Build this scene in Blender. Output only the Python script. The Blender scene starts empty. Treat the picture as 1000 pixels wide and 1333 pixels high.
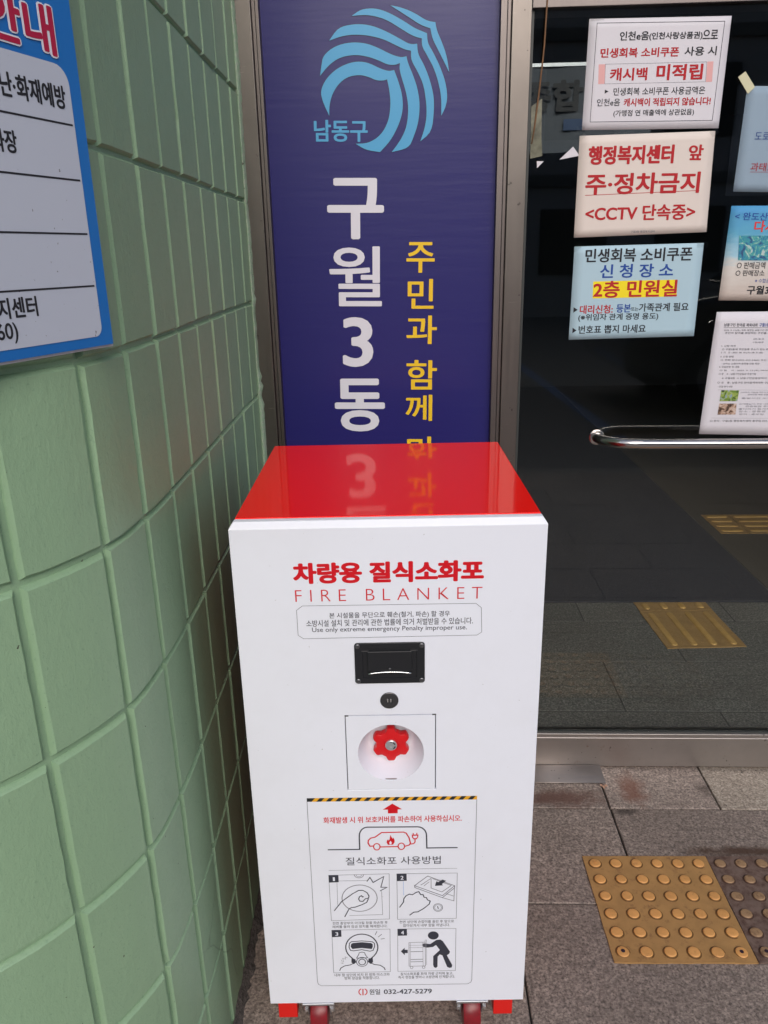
import bpy, bmesh, math, random
from mathutils import Vector, Matrix
from mathutils.geometry import tessellate_polygon
random.seed(7)
SC = bpy.context.scene
COL = SC.collection
PI = math.pi

# ---------------- camera, sky, sun, exposure ----------------
cam = bpy.data.cameras.new('camera'); cam.sensor_fit = 'HORIZONTAL'; cam.sensor_width = 36.0
cam.lens = 35.85; cam.clip_start = .02; cam.clip_end = 500
camo = bpy.data.objects.new('camera', cam); COL.objects.link(camo); SC.camera = camo
_r = Vector((0.9992, 0.0352, -0.0189)); _f = Vector((-0.0394, 0.9464, -0.3205)); _u = _r.cross(_f)
camo.matrix_world = Matrix(((_r.x, _u.x, -_f.x, 0), (_r.y, _u.y, -_f.y, 0), (_r.z, _u.z, -_f.z, 1.4257), (0, 0, 0, 1)))

SUN_EL = math.radians(32); SUN_AZ = math.radians(170)      # azimuth clockwise from +Y: the sun stands behind the viewer
w = bpy.data.worlds.new('World'); SC.world = w; w.use_nodes = True
nt = w.node_tree; bg = nt.nodes['Background']
sky = nt.nodes.new('ShaderNodeTexSky'); sky.sky_type = 'NISHITA'; sky.sun_disc = False
sky.sun_elevation = SUN_EL; sky.sun_rotation = SUN_AZ; sky.air_density = 1.0; sky.dust_density = 3.0; sky.ozone_density = 1.0
nt.links.new(sky.outputs[0], bg.inputs[0]); bg.inputs[1].default_value = .12
sl = bpy.data.lights.new('sun', 'SUN'); sl.energy = 1.5; sl.angle = math.radians(40); sl.color = (1, .98, .96)
so = bpy.data.objects.new('sun', sl); COL.objects.link(so)
sd = Vector((math.sin(SUN_AZ)*math.cos(SUN_EL), math.cos(SUN_AZ)*math.cos(SUN_EL), math.sin(SUN_EL)))
so.rotation_euler = sd.to_track_quat('Z', 'Y').to_euler()
SC.view_settings.view_transform = 'Standard'; SC.view_settings.look = 'None'
SC.view_settings.gamma = 1; SC.view_settings.use_curve_mapping = False
SC.view_settings.exposure = 0.27

# ---------------- helpers ----------------
def thing(name, label, cat, loc=(0,0,0), rotz=0, group=None, kind=None):
    o = bpy.data.objects.new(name, None); o.empty_display_size = .05; COL.objects.link(o)
    o.location = loc; o.rotation_euler = (0,0,rotz)
    o['label'] = label; o['category'] = cat
    if group: o['group'] = group
    if kind: o['kind'] = kind
    return o
def link(name, me, parent=None, label=None, kind=None):
    o = bpy.data.objects.new(name, me); COL.objects.link(o)
    if parent: o.parent = parent
    if label: o['label'] = label
    if kind: o['kind'] = kind
    return o
def bmobj(name, bm, mat, parent=None, label=None, kind=None, smooth=False, bevel=0, seg=2, angle=35):
    bmesh.ops.recalc_face_normals(bm, faces=bm.faces)
    me = bpy.data.meshes.new(name); bm.to_mesh(me); bm.free()
    for m in (mat if isinstance(mat, (list, tuple)) else [mat]): me.materials.append(m)
    o = link(name, me, parent, label, kind)
    if smooth:
        me.shade_smooth()
        if smooth == 'auto': me.set_sharp_from_angle(angle=math.radians(angle))
    if bevel:
        b = o.modifiers.new('bevel', 'BEVEL'); b.width = bevel; b.segments = seg; b.limit_method = 'ANGLE'; b.angle_limit = math.radians(30)
        me.shade_smooth(); me.set_sharp_from_angle(angle=math.radians(60)); b.harden_normals = True
    return o
def box(bm, x0, x1, y0, y1, z0, z1, mi=0):
    v = [bm.verts.new(p) for p in ((x0,y0,z0),(x1,y0,z0),(x1,y1,z0),(x0,y1,z0),(x0,y0,z1),(x1,y0,z1),(x1,y1,z1),(x0,y1,z1))]
    for q in ((0,3,2,1),(4,5,6,7),(0,1,5,4),(1,2,6,5),(2,3,7,6),(3,0,4,7)):
        f = bm.faces.new([v[i] for i in q]); f.material_index = mi
def boxo(name, x0, x1, y0, y1, z0, z1, mat, parent=None, **k):
    bm = bmesh.new(); box(bm, x0, x1, y0, y1, z0, z1); return bmobj(name, bm, mat, parent, **k)
def lathe(bm, prof, n=32, M=None, cap0=True, cap1=True):
    """prof: (radius, height) pairs spun round local Z; M places it"""
    M = M or Matrix(); rings = []
    for r, h in prof:
        rings.append([bm.verts.new(M @ Vector((r*math.cos(2*PI*i/n), r*math.sin(2*PI*i/n), h))) for i in range(n)])
    for a, b in zip(rings, rings[1:]):
        for i in range(n): bm.faces.new((a[i], a[(i+1)%n], b[(i+1)%n], b[i]))
    if cap0: bm.faces.new(list(reversed(rings[0])))
    if cap1: bm.faces.new(rings[-1])
def tube(bm, pts, r, n=12, caps=True):
    pts = [Vector(p) for p in pts]; rings = []; up = None
    for i, p in enumerate(pts):
        t = ((pts[min(i+1, len(pts)-1)] - pts[max(i-1, 0)])).normalized()
        if up is None: up = t.orthogonal().normalized()
        up = (up - t*up.dot(t)).normalized(); s = t.cross(up)
        rr = r[i] if isinstance(r, (list, tuple)) else r
        rings.append([bm.verts.new(p + up*math.cos(2*PI*k/n)*rr + s*math.sin(2*PI*k/n)*rr) for k in range(n)])
    for a, b in zip(rings, rings[1:]):
        for k in range(n): bm.faces.new((a[k], a[(k+1)%n], b[(k+1)%n], b[k]))
    if caps: bm.faces.new(list(reversed(rings[0]))); bm.faces.new(rings[-1])
FRONT = Matrix.Rotation(PI/2, 4, 'X')      # local Z of a lathe -> -Y (towards the street)

# ---------------- materials ----------------
def mat(name, col=(.5,.5,.5), rough=.5, metal=0, coat=0, spec=.5, coatr=.03):
    m = bpy.data.materials.new(name); m.use_nodes = True; b = m.node_tree.nodes['Principled BSDF']
    b.inputs['Base Color'].default_value = (*col, 1); b.inputs['Roughness'].default_value = rough
    b.inputs['Metallic'].default_value = metal; b.inputs['Coat Weight'].default_value = coat
    b.inputs['Coat Roughness'].default_value = coatr; b.inputs['Specular IOR Level'].default_value = spec
    return m
def N(m, t, **k):
    n = m.node_tree.nodes.new(t)
    for a, v in k.items():
        if a in n.inputs: n.inputs[a].default_value = v
        else: setattr(n, a, v)
    return n
def L(m, a, b): m.node_tree.links.new(a, b)
def BS(m): return m.node_tree.nodes['Principled BSDF']
def coords(m, kind='Position', scale=(1,1,1)):
    if kind == 'Position': g = N(m, 'ShaderNodeNewGeometry').outputs['Position']
    else: g = N(m, 'ShaderNodeTexCoord').outputs[kind]
    mp = N(m, 'ShaderNodeMapping'); mp.inputs['Scale'].default_value = scale; L(m, g, mp.inputs[0]); return mp.outputs[0]
def noise(m, sc, det=3, rough=.5, vec=None, dist=0):
    n = N(m, 'ShaderNodeTexNoise'); n.inputs['Scale'].default_value = sc; n.inputs['Detail'].default_value = det
    n.inputs['Roughness'].default_value = rough; n.inputs['Distortion'].default_value = dist
    L(m, vec if vec else coords(m), n.inputs['Vector']); return n.outputs['Fac']
def ramp(m, fac, stops):
    r = N(m, 'ShaderNodeValToRGB'); e = r.color_ramp.elements
    while len(e) < len(stops): e.new(.5)
    for i, (p, c) in enumerate(stops):
        e[i].position = p; e[i].color = (*c, 1) if len(c) == 3 else c
    L(m, fac, r.inputs[0]); return r.outputs[0]
def gray(v): return (v, v, v)
def mix(m, fac, a, b, mode='MIX'):
    x = N(m, 'ShaderNodeMix'); x.data_type = 'RGBA'; x.blend_type = mode
    for s, v in ((0, fac), (6, a), (7, b)):
        if hasattr(v, 'type'): L(m, v, x.inputs[s])
        elif s == 0: x.inputs[0].default_value = v
        else: x.inputs[s].default_value = (*v, 1)
    return x.outputs[2]
def bump(m, h, strength=.3, dist=.001, prev=None):
    b = N(m, 'ShaderNodeBump'); b.inputs['Strength'].default_value = strength; b.inputs['Distance'].default_value = dist
    L(m, h, b.inputs['Height'])
    if prev is not None: L(m, prev, b.inputs['Normal'])
    return b.outputs[0]
def setc(m, c): L(m, c, BS(m).inputs['Base Color'])
def setr(m, fac, a, b):
    r = N(m, 'ShaderNodeMapRange'); r.inputs['To Min'].default_value = a; r.inputs['To Max'].default_value = b
    L(m, fac, r.inputs['Value']); L(m, r.outputs[0], BS(m).inputs['Roughness'])
def setn(m, n): L(m, n, BS(m).inputs['Normal'])

# green masonry paint: brush and roller texture, thin cracks, dirt near the ground
green = mat('green_wall_paint', rough=.45)
a = noise(green, 5, 4, .6); b_ = noise(green, 60, 4, .6)
c = mix(green, a, (.245,.385,.24), (.29,.435,.275)); c = mix(green, ramp(green, noise(green, 260, 2), [(.62, gray(0)), (.75, gray(1))]), c, (.22,.345,.22))
spk = ramp(green, noise(green, 110, 2, .5), [(.775, gray(0)), (.79, gray(1))])
c = mix(green, spk, c, (.05,.05,.035))
v = N(green, 'ShaderNodeTexVoronoi'); v.feature = 'DISTANCE_TO_EDGE'; v.inputs['Scale'].default_value = 3.1
nn = N(green, 'ShaderNodeTexNoise'); nn.inputs['Scale'].default_value = 9; L(green, coords(green), nn.inputs['Vector'])
vm = N(green, 'ShaderNodeVectorMath', operation='MULTIPLY_ADD'); L(green, nn.outputs['Color'], vm.inputs[0]); vm.inputs[1].default_value = (.07,)*3; L(green, coords(green), vm.inputs[2]); L(green, vm.outputs[0], v.inputs['Vector'])
crk = ramp(green, v.outputs['Distance'], [(0, gray(1)), (.006, gray(0))])
crm = mix(green, ramp(green, noise(green, 2.3, 1), [(.60, gray(0)), (.64, gray(1))]), gray(0), crk)
setc(green, mix(green, crm, c, mix(green, .55, c, (.08,.13,.08))))
setr(green, b_, .36, .52)
n1 = bump(green, noise(green, 150, 5, .7, coords(green, 'Position', (1, 1, .45))), .75, .0014); n2 = bump(green, noise(green, 26, 4, .6, None, .9), .45, .0022, n1)
n3 = bump(green, crm, -.4, .001, n2) if False else n2
setn(green, n3)
green_edge = mat('green_paint_flaking', rough=.6)
c = mix(green_edge, ramp(green_edge, noise(green_edge, 90, 4, .7), [(.45, gray(0)), (.62, gray(1))]), (.27,.40,.27), (.36,.42,.34))
c = mix(green_edge, ramp(green_edge, noise(green_edge, 60, 3, .7, None, .8), [(.64, gray(0)), (.68, gray(1))]), c, (.06,.055,.045)); setc(green_edge, c)
setn(green_edge, bump(green_edge, noise(green_edge, 110, 5, .7), .8, .003))

def granite(name, d, m_, l, warm=0.0, sc=1.0):
    g = mat(name, rough=.62)
    f1 = noise(g, 165*sc, 4, .68); f2 = noise(g, 62*sc, 3, .7); f3 = noise(g, 3.2, 4, .6)
    c = ramp(g, f1, [(.33, d), (.47, m_), (.63, l)])
    c = mix(g, ramp(g, f2, [(.38, gray(0)), (.60, gray(1))]), mix(g, .5, c, d), c)
    oi = N(g, 'ShaderNodeObjectInfo')
    hv = N(g, 'ShaderNodeMapRange'); L(g, oi.outputs['Random'], hv.inputs[0]); hv.inputs['To Min'].default_value = .82; hv.inputs['To Max'].default_value = 1.15
    vm = N(g, 'ShaderNodeVectorMath', operation='SCALE'); L(g, c, vm.inputs[0]); L(g, hv.outputs[0], vm.inputs['Scale'])
    c = mix(g, ramp(g, f3, [(.42, gray(0)), (.68, gray(.35))]), vm.outputs[0], (.085,.066,.055))
    setc(g, c)
    setn(g, bump(g, f1, .55, .0022, bump(g, f2, .4, .003)))
    setr(g, f2, .5, .75)
    return g
paver_m = granite('flamed_granite', (.080,.064,.058), (.285,.232,.202), (.50,.415,.36))
# rust and grime near the frame and round the metal plates (world placed stains)
def stain(m, cx, cy, rx, ry, col, amt):
    g = N(m, 'ShaderNodeNewGeometry'); s = N(m, 'ShaderNodeVectorMath', operation='SUBTRACT'); L(m, g.outputs['Position'], s.inputs[0]); s.inputs[1].default_value = (cx, cy, 0)
    mu = N(m, 'ShaderNodeVectorMath', operation='MULTIPLY'); L(m, s.outputs[0], mu.inputs[0]); mu.inputs[1].default_value = (1/rx, 1/ry, 0)
    ln = N(m, 'ShaderNodeVectorMath', operation='LENGTH'); L(m, mu.outputs[0], ln.inputs[0])
    ad = N(m, 'ShaderNodeMath', operation='ADD'); L(m, ln.outputs['Value'], ad.inputs[0])
    nz = N(m, 'ShaderNodeMapRange'); L(m, noise(m, 26, 4, .7), nz.inputs[0]); nz.inputs['To Min'].default_value = -.55; nz.inputs['To Max'].default_value = .75; L(m, nz.outputs[0], ad.inputs[1])
    f = ramp(m, ad.outputs[0], [(.35, gray(amt)), (.95, gray(0))])
    old = BS(m).inputs['Base Color'].links[0].from_socket
    setc(m, mix(m, f, old, col))
stain(paver_m, .40, 1.755, .17, .055, (.10,.045,.033), .85)
stain(paver_m, .60, 1.79, .06, .09, (.16,.062,.038), .75)
stain(paver_m, .86, 1.56, .30, .028, (.06,.03,.018), .9)
stain(paver_m, .56, 1.70, .05, .02, (.02,.015,.012), .7)
stain(paver_m, .80, 1.79, .04, .05, (.05,.035,.028), .6)
paver_pale = granite('flamed_granite_pale', (.15,.12,.095), (.42,.355,.295), (.64,.57,.48))  # paler, warmer granite for one paver by the door
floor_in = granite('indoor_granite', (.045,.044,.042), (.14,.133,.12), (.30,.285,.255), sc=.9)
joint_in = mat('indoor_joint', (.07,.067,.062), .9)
joint_m = mat('joint_grit', (.028,.025,.023), .9)
setn(joint_m, bump(joint_m, noise(joint_m, 300, 3), .8, .002))
grit = mat('rough_mortar', rough=.9); setc(grit, ramp(grit, noise(grit, 120, 5, .7), [(.35, (.05,.045,.042)), (.6, (.17,.15,.14))])); setn(grit, bump(grit, noise(grit, 90, 5, .8), 1, .01))
asphalt = mat('asphalt', rough=.85); setc(asphalt, ramp(asphalt, noise(asphalt, 150, 3, .7), [(.3, (.13,.13,.135)), (.7, (.22,.22,.22))])); setn(asphalt, bump(asphalt, noise(asphalt, 150, 3, .7), .6, .004))
kerb_m = mat('kerb_concrete', rough=.8); setc(kerb_m, ramp(kerb_m, noise(kerb_m, 60, 4, .7), [(.3, (.2,.19,.18)), (.7, (.34,.33,.31))]))
blue_line_m = mat('blue_road_paint', (.03,.15,.42), .6)
mat_m = mat('door_mat_black', rough=.95); setc(mat_m, ramp(mat_m, noise(mat_m, 260, 3, .7), [(.3, (.018,.018,.025)), (.7, (.046,.046,.062))]))
setn(mat_m, bump(mat_m, noise(mat_m, 200, 3, .7), .8, .004))
brown_floor = mat('indoor_floor_brown', rough=.7); setc(brown_floor, ramp(brown_floor, noise(brown_floor, 180, 3, .7), [(.3, (.055,.045,.036)), (.7, (.12,.10,.08))]))

# metals
def steel(name, col, rough, vert=True, scr=True):
    m = mat(name, col, rough, 1)
    sc = (500, 500, 3) if vert else (3, 500, 500)
    n = noise(m, 1, 3, .6, coords(m, 'Position', sc)); setr(m, n, rough*.75, rough*1.35)
    c = mix(m, noise(m, 7, 4, .7), col, tuple(k*.72 for k in col))
    if scr:
        s = ramp(m, noise(m, 55, 2, .5), [(.72, gray(0)), (.74, gray(1))]); c = mix(m, s, c, tuple(k*.45 for k in col))
    if scr:
        sn = noise(m, 1, 2, .5, coords(m, 'Position', (30, 30, 420) if vert else (420, 30, 30))); sm_ = noise(m, 12, 3, .6)
        f = ramp(m, sn, [(.70, gray(0)), (.735, gray(.8))]); f = mix(m, ramp(m, sm_, [(.55, gray(0)), (.65, gray(1))]), gray(0), f)
        c = mix(m, f, c, tuple(min(1, k*1.5) for k in col))
    setc(m, c); nb = bump(m, n, .07, .0006)
    big = bump(m, noise(m, 4, 2, .5), .12, .006, nb); setn(m, big); return m
frame_steel = steel('brushed_steel_frame', (.24,.215,.20), .36, True)
frame_dark = steel('brushed_steel_frame_inner', (.21,.185,.18), .4, True, False)
rail_steel = steel('brushed_steel_rail', (.56,.525,.505), .38, False)
for _m in (rail_steel,):
    old = BS(_m).inputs['Base Color'].links[0].from_socket
    setc(_m, mix(_m, ramp(_m, noise(_m, 38, 5, .75), [(.62, gray(0)), (.72, gray(.7))]), old, (.30,.20,.14)))
dull_sheet = steel('dull_thin_sheet', (.40,.36,.34), .55, False)
chrome = mat('polished_steel', (.50,.475,.46), .18, 1); setr(chrome, noise(chrome, 40, 3), .12, .26)
zinc = mat('zinc_plated_steel', (.58,.60,.64), .32, 1); setn(zinc, bump(zinc, noise(zinc, 90, 3), .1, .0005))
bolt_m = mat('bright_bolt', (.82,.84,.85), .25, 1)
rubber = mat('black_rubber', (.015,.015,.015), .7)
gasket = mat('glazing_gasket', (.035,.04,.04), .5)

# cabinet paints
white_m = mat('white_powder_coat', (.79,.80,.86), .38)
setn(white_m, bump(white_m, noise(white_m, 900, 2), .08, .0004, bump(white_m, noise(white_m, 5, 2), .04, .004)))
setr(white_m, noise(white_m, 8, 3), .34, .44)
wc = noise(white_m, 3.5, 5, .7); ws = noise(white_m, 170, 2, .5)
wcol = mix(white_m, ramp(white_m, wc, [(.45, gray(0)), (.8, gray(.55))]), (.79,.81,.895), (.71,.72,.78))
wcol = mix(white_m, ramp(white_m, ws, [(.765, gray(0)), (.78, gray(.55))]), wcol, (.30,.29,.28)); setc(white_m, wcol)
red_lid = mat('red_gloss_enamel', (.90,.005,.002), .4, 0, .55, .05, .035)
setn(red_lid, bump(red_lid, noise(red_lid, 7, 2), .05, .004))
L(red_lid, bump(red_lid, noise(red_lid, 5, 2), .05, .004, bump(red_lid, noise(red_lid, 1400, 2), .02, .0003)), BS(red_lid).inputs['Coat Normal'])
red_part = mat('red_painted_steel', (.68,.010,.006), .35)
wheel_m = mat('red_polyurethane', (.36,.012,.022), .35); setc(wheel_m, mix(wheel_m, ramp(wheel_m, noise(wheel_m, 40, 4, .7), [(.4, gray(0)), (.75, gray(.6))]), (.24,.006,.014), (.07,.015,.015)))
wheel_core = mat('dark_red_hub', (.2,.01,.012), .4)
knob_m = mat('red_plastic_knob', (.62,.006,.010), .38)
black_pl = mat('black_plastic', (.012,.013,.016), .38); setn(black_pl, bump(black_pl, noise(black_pl, 600, 2), .15, .0004))
screw_m = mat('dull_screw', (.16,.16,.17), .4, .9)
black_deep = mat('black_plastic_shade', (.006,.006,.007), .5)  # darker copy of the black plastic, paints shade under the flap
cap_m = mat('grey_cap', (.50,.51,.53), .3, .6)
lock_m = mat('dark_zinc_lock', (.10,.10,.105), .36, .8)
seam = mat('seam_gap_shadow', (.01,.01,.01), .8)  # near-black that paints the shadow in the cover seam

def thin_glass(name, tint, f0=.04, rough=0.0):
    """one face of a thin pane: tinted clear with a Schlick mirror that is the same from both sides"""
    m = bpy.data.materials.new(name); m.use_nodes = True; t = m.node_tree; t.nodes.remove(t.nodes['Principled BSDF'])
    def M(op, a, b=None):
        n = t.nodes.new('ShaderNodeMath'); n.operation = op
        for i, v in enumerate((a, b)):
            if v is None: continue
            if hasattr(v, 'type'): t.links.new(v, n.inputs[i])
            else: n.inputs[i].default_value = v
        return n.outputs[0]
    out = t.nodes['Material Output']; tr = t.nodes.new('ShaderNodeBsdfTransparent'); tr.inputs[0].default_value = (*tint, 1)
    gl = t.nodes.new('ShaderNodeBsdfGlossy'); gl.inputs['Roughness'].default_value = rough
    ge = t.nodes.new('ShaderNodeNewGeometry'); dp = t.nodes.new('ShaderNodeVectorMath'); dp.operation = 'DOT_PRODUCT'
    t.links.new(ge.outputs['Incoming'], dp.inputs[0]); t.links.new(ge.outputs['Normal'], dp.inputs[1])
    c = M('ABSOLUTE', dp.outputs['Value']); f = M('POWER', M('SUBTRACT', 1.0, c), 5.0); f = M('ADD', M('MULTIPLY', f, 1-f0), f0)
    mx = t.nodes.new('ShaderNodeMixShader'); t.links.new(f, mx.inputs[0]); t.links.new(tr.outputs[0], mx.inputs[1]); t.links.new(gl.outputs[0], mx.inputs[2])
    t.links.new(mx.outputs[0], out.inputs[0]); return m
glass_m = thin_glass('door_glass', (.91,.935,.93), .035)
acryl = thin_glass('clear_acrylic', (.99,.99,.99), .03)
film = thin_glass('clear_film', (.98,.98,.975), .05, .06)
tape_m = mat('masking_tape', (.58,.56,.38), .6)
gtape_m = mat('grey_cloth_tape', (.20,.21,.17), .45); setc(gtape_m, ramp(gtape_m, noise(gtape_m, 40, 3, .6), [(.35, (.05,.05,.03)), (.7, (.17,.17,.12))]))
wire_m = mat('brown_cable', (.16,.075,.03), .5)

# sign film, papers, inks
navy = mat('navy_sign_film', (.022,.014,.17), .42, 0, .12, .42, .12)
g = N(navy, 'ShaderNodeNewGeometry')
setc(navy, mix(navy, noise(navy, 300, 2), (.010,.009,.115), (.014,.012,.14)))
setn(navy, bump(navy, noise(navy, 1, 3, .5, coords(navy, 'Position', (6, 6, 60))), .10, .004))
MT = {
 'sign_white': mat('sign_white_vinyl', (.66,.66,.74), .4), 'sign_yellow': mat('sign_yellow_vinyl', (.80,.52,.02), .4), 'sign_blue': mat('sign_sky_blue_vinyl', (.06,.33,.60), .4),
 'sign_outline': mat('sign_dark_outline', (.006,.008,.05), .4),
 'print_red': mat('print_red', (.62,.003,.012), .4), 'print_dark': mat('print_dark', (.035,.038,.055), .45), 'print_black': mat('print_black', (.015,.017,.02), .45),
 'print_amber': mat('print_amber', (.80,.40,.015), .45), 'print_white': mat('print_white', (.79,.81,.895), .4), 'print_grey': mat('print_grey', (.25,.25,.28), .5), 'print_lightblue': mat('print_lightblue', (.25,.42,.75), .5),
 'ink_red': mat('ink_red', (.42,.008,.015), .75), 'ink_black': mat('ink_black', (.012,.013,.02), .75), 'ink_blue': mat('ink_blue', (.012,.06,.30), .75), 'ink_grey': mat('ink_grey', (.16,.16,.19), .8),
 'ink_pink': mat('ink_pink', (.70,.38,.38), .8), 'ink_yellow': mat('ink_yellow', (.85,.68,.01), .7), 'ink_brightred': mat('ink_brightred', (.62,.04,.04), .7)}
def paper(name, col, translucent=.15):
    m = mat(name, col, .7)
    setc(m, mix(m, noise(m, 6, 3, .6), col, tuple(k*.93 for k in col)))
    setn(m, bump(m, noise(m, 14, 3, .5), .25, .002)); return m
paper_white = paper('white_paper', (.66,.64,.70)); paper_cream = paper('cream_paper', (.70,.62,.58)); paper_blue = paper('pale_blue_paper', (.40,.56,.66)); paper_blue2 = paper('blue_grey_paper', (.34,.45,.58))
board_blue = mat('sign_blue_enamel', (.012,.16,.52), .35); board_white = mat('sign_white_enamel', (.52,.56,.68), .36)
setc(board_white, mix(board_white, ramp(board_white, noise(board_white, 190, 2, .5), [(.74, gray(0)), (.76, gray(.8))]), mix(board_white, noise(board_white, 4, 3), (.50,.54,.65), (.56,.60,.70)), (.12,.12,.14)))
board_red = mat('sign_red_vinyl', (.44,.012,.06), .35); board_edge = mat('aluminium_edge', (.66,.62,.64), .45)

# brass-coloured tactile plates
def plate_mat(name, base, dark, wear):
    m = mat(name, base, .6, .12)
    n = noise(m, 18, 5, .7)
    c = mix(m, ramp(m, n, [(.35, gray(0)), (.7, gray(1))]), base, tuple(k*.78 for k in base))
    c = mix(m, ramp(m, noise(m, 46, 5, .75), [(.64-wear*.22, gray(0)), (.80-wear*.15, gray(.9))]), c, dark)
    setc(m, c); setr(m, n, .45, .7); setn(m, bump(m, noise(m, 120, 3), .15, .0006, bump(m, noise(m, 9, 2), .35, .004))); return m
plate_y = plate_mat('yellow_brass_plate', (.46,.262,.098), (.20,.10,.045), .4)
stud_y = plate_mat('yellow_brass_stud', (.76,.385,.125), (.40,.20,.08), .3)
ring_y = mat('stud_ring_dark', (.20,.105,.035), .5, .3); ring_d = mat('stud_ring_tarnished', (.09,.05,.035), .6, .2)
plate_d = plate_mat('tarnished_plate', (.20,.14,.115), (.075,.035,.025), .9)
stud_d = plate_mat('tarnished_stud', (.38,.24,.13), (.10,.05,.03), .7)
plate_i = plate_mat('indoor_brass_plate', (.46,.27,.10), (.25,.13,.05), .2)
stud_i = plate_mat('indoor_brass_bar', (.66,.39,.12), (.4,.2,.07), .1)

# ---------------- flat print: lettering, strokes and shapes on a surface ----------------
TEXTS = {}
def make_texts(reqs):
    """all lettering is laid out in one go, before the scene fills up"""
    obs = {}
    for body in sorted(set(reqs)):
        cu = bpy.data.curves.new('t', 'FONT'); cu.body = body; cu.size = 1; cu.resolution_u = 4; cu.fill_mode = 'FRONT'
        if body == 'FIRE BLANKET': cu.space_character = 1.62; cu.offset = -.014
        o = bpy.data.objects.new('t', cu); COL.objects.link(o); obs[body] = o
    bpy.context.view_layer.update(); dg = bpy.context.evaluated_depsgraph_get()
    for k, o in obs.items(): TEXTS[k] = bpy.data.meshes.new_from_object(o.evaluated_get(dg))
    for o in obs.values(): cu = o.data; bpy.data.objects.remove(o); bpy.data.curves.remove(cu)
def letter(parent, body, e, m, bold, place, name='lettering'):
    """e = x0,z0,x1,z1,h: centre line of the line of writing and its height; place(x,z,d) -> point in parent's space.
    bold thickens the strokes by laying shifted copies of the letters over each other, each a hair prouder"""
    src = TEXTS[body]; co = [v.co.copy() for v in src.vertices]; fs = [tuple(p.vertices) for p in src.polygons]
    xa, xb = min(c.x for c in co), max(c.x for c in co); ya, yb = min(c.y for c in co), max(c.y for c in co)
    x0, z0, x1, z1, h = e; dx, dz = x1-x0, z1-z0; l = math.hypot(dx, dz); ux, uz = dx/l, dz/l
    r = max(0, bold)*h*.92; n = 1 if r <= 0 else (4 if h < .008 else 12 if h > .03 else 8)
    l2, h2 = l-2*r, h-1.44*r; V = []; Fc = []
    for k in range(n):
        ox, oy = (r*math.cos(2*PI*(k+.5)/n), .72*r*math.sin(2*PI*(k+.5)/n)) if n > 1 else (0, 0); b0 = len(V)
        for c in co:
            s = r+(c.x-xa)/(xb-xa)*l2+ox; t = ((c.y-ya)/(yb-ya)-.5)*h2+oy
            p = place(x0+ux*s-uz*t, z0+uz*s+ux*t); V.append((p.x, p.y-k*6e-6, p.z))
        Fc += [tuple(b0+i for i in f) for f in fs]
    me = bpy.data.meshes.new(name); me.from_pydata(V, [], Fc); me.materials.append(m)
    return link(name, me, parent)
def ribbon(bm, pts, wd, closed, place, mi):
    P = [Vector(p) for p in pts]; n = len(P); Lf, Rt = [], []
    for i in range(n):
        a = P[i-1] if (i > 0 or closed) else None; b = P[(i+1) % n] if (i < n-1 or closed) else None
        d1 = (P[i]-a).normalized() if a is not None and (P[i]-a).length > 1e-7 else None
        d2 = (b-P[i]).normalized() if b is not None and (b-P[i]).length > 1e-7 else None
        d1 = d1 or d2; d2 = d2 or d1; t = (d1+d2)
        t = t.normalized() if t.length > .2 else d1
        nrm = Vector((-t.y, t.x)); k = 1/max(.5, abs(nrm.dot(Vector((-d1.y, d1.x)))))
        Lf.append(bm.verts.new(place(*(P[i]+nrm*wd/2*k)))); Rt.append(bm.verts.new(place(*(P[i]-nrm*wd/2*k))))
    for i in range(n if closed else n-1):
        j = (i+1) % n; f = bm.faces.new((Lf[i], Lf[j], Rt[j], Rt[i])); f.material_index = mi
def smooth_loop(p, it=2):
    for _ in range(it):
        q = []
        for i in range(len(p)):
            a, b, c = p[i-1], p[i], p[(i+1) % len(p)]
            v1 = (a[0]-b[0], a[1]-b[1]); v2 = (c[0]-b[0], c[1]-b[1])
            cs = (v1[0]*v2[0]+v1[1]*v2[1])/(math.hypot(*v1)*math.hypot(*v2)+1e-12)
            if cs > -.62: q.append(b)          # keep real corners
            else:
                q.append((b[0]+v1[0]*.25, b[1]+v1[1]*.25)); q.append((b[0]+v2[0]*.25, b[1]+v2[1]*.25))
        p = q
    return p
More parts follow.
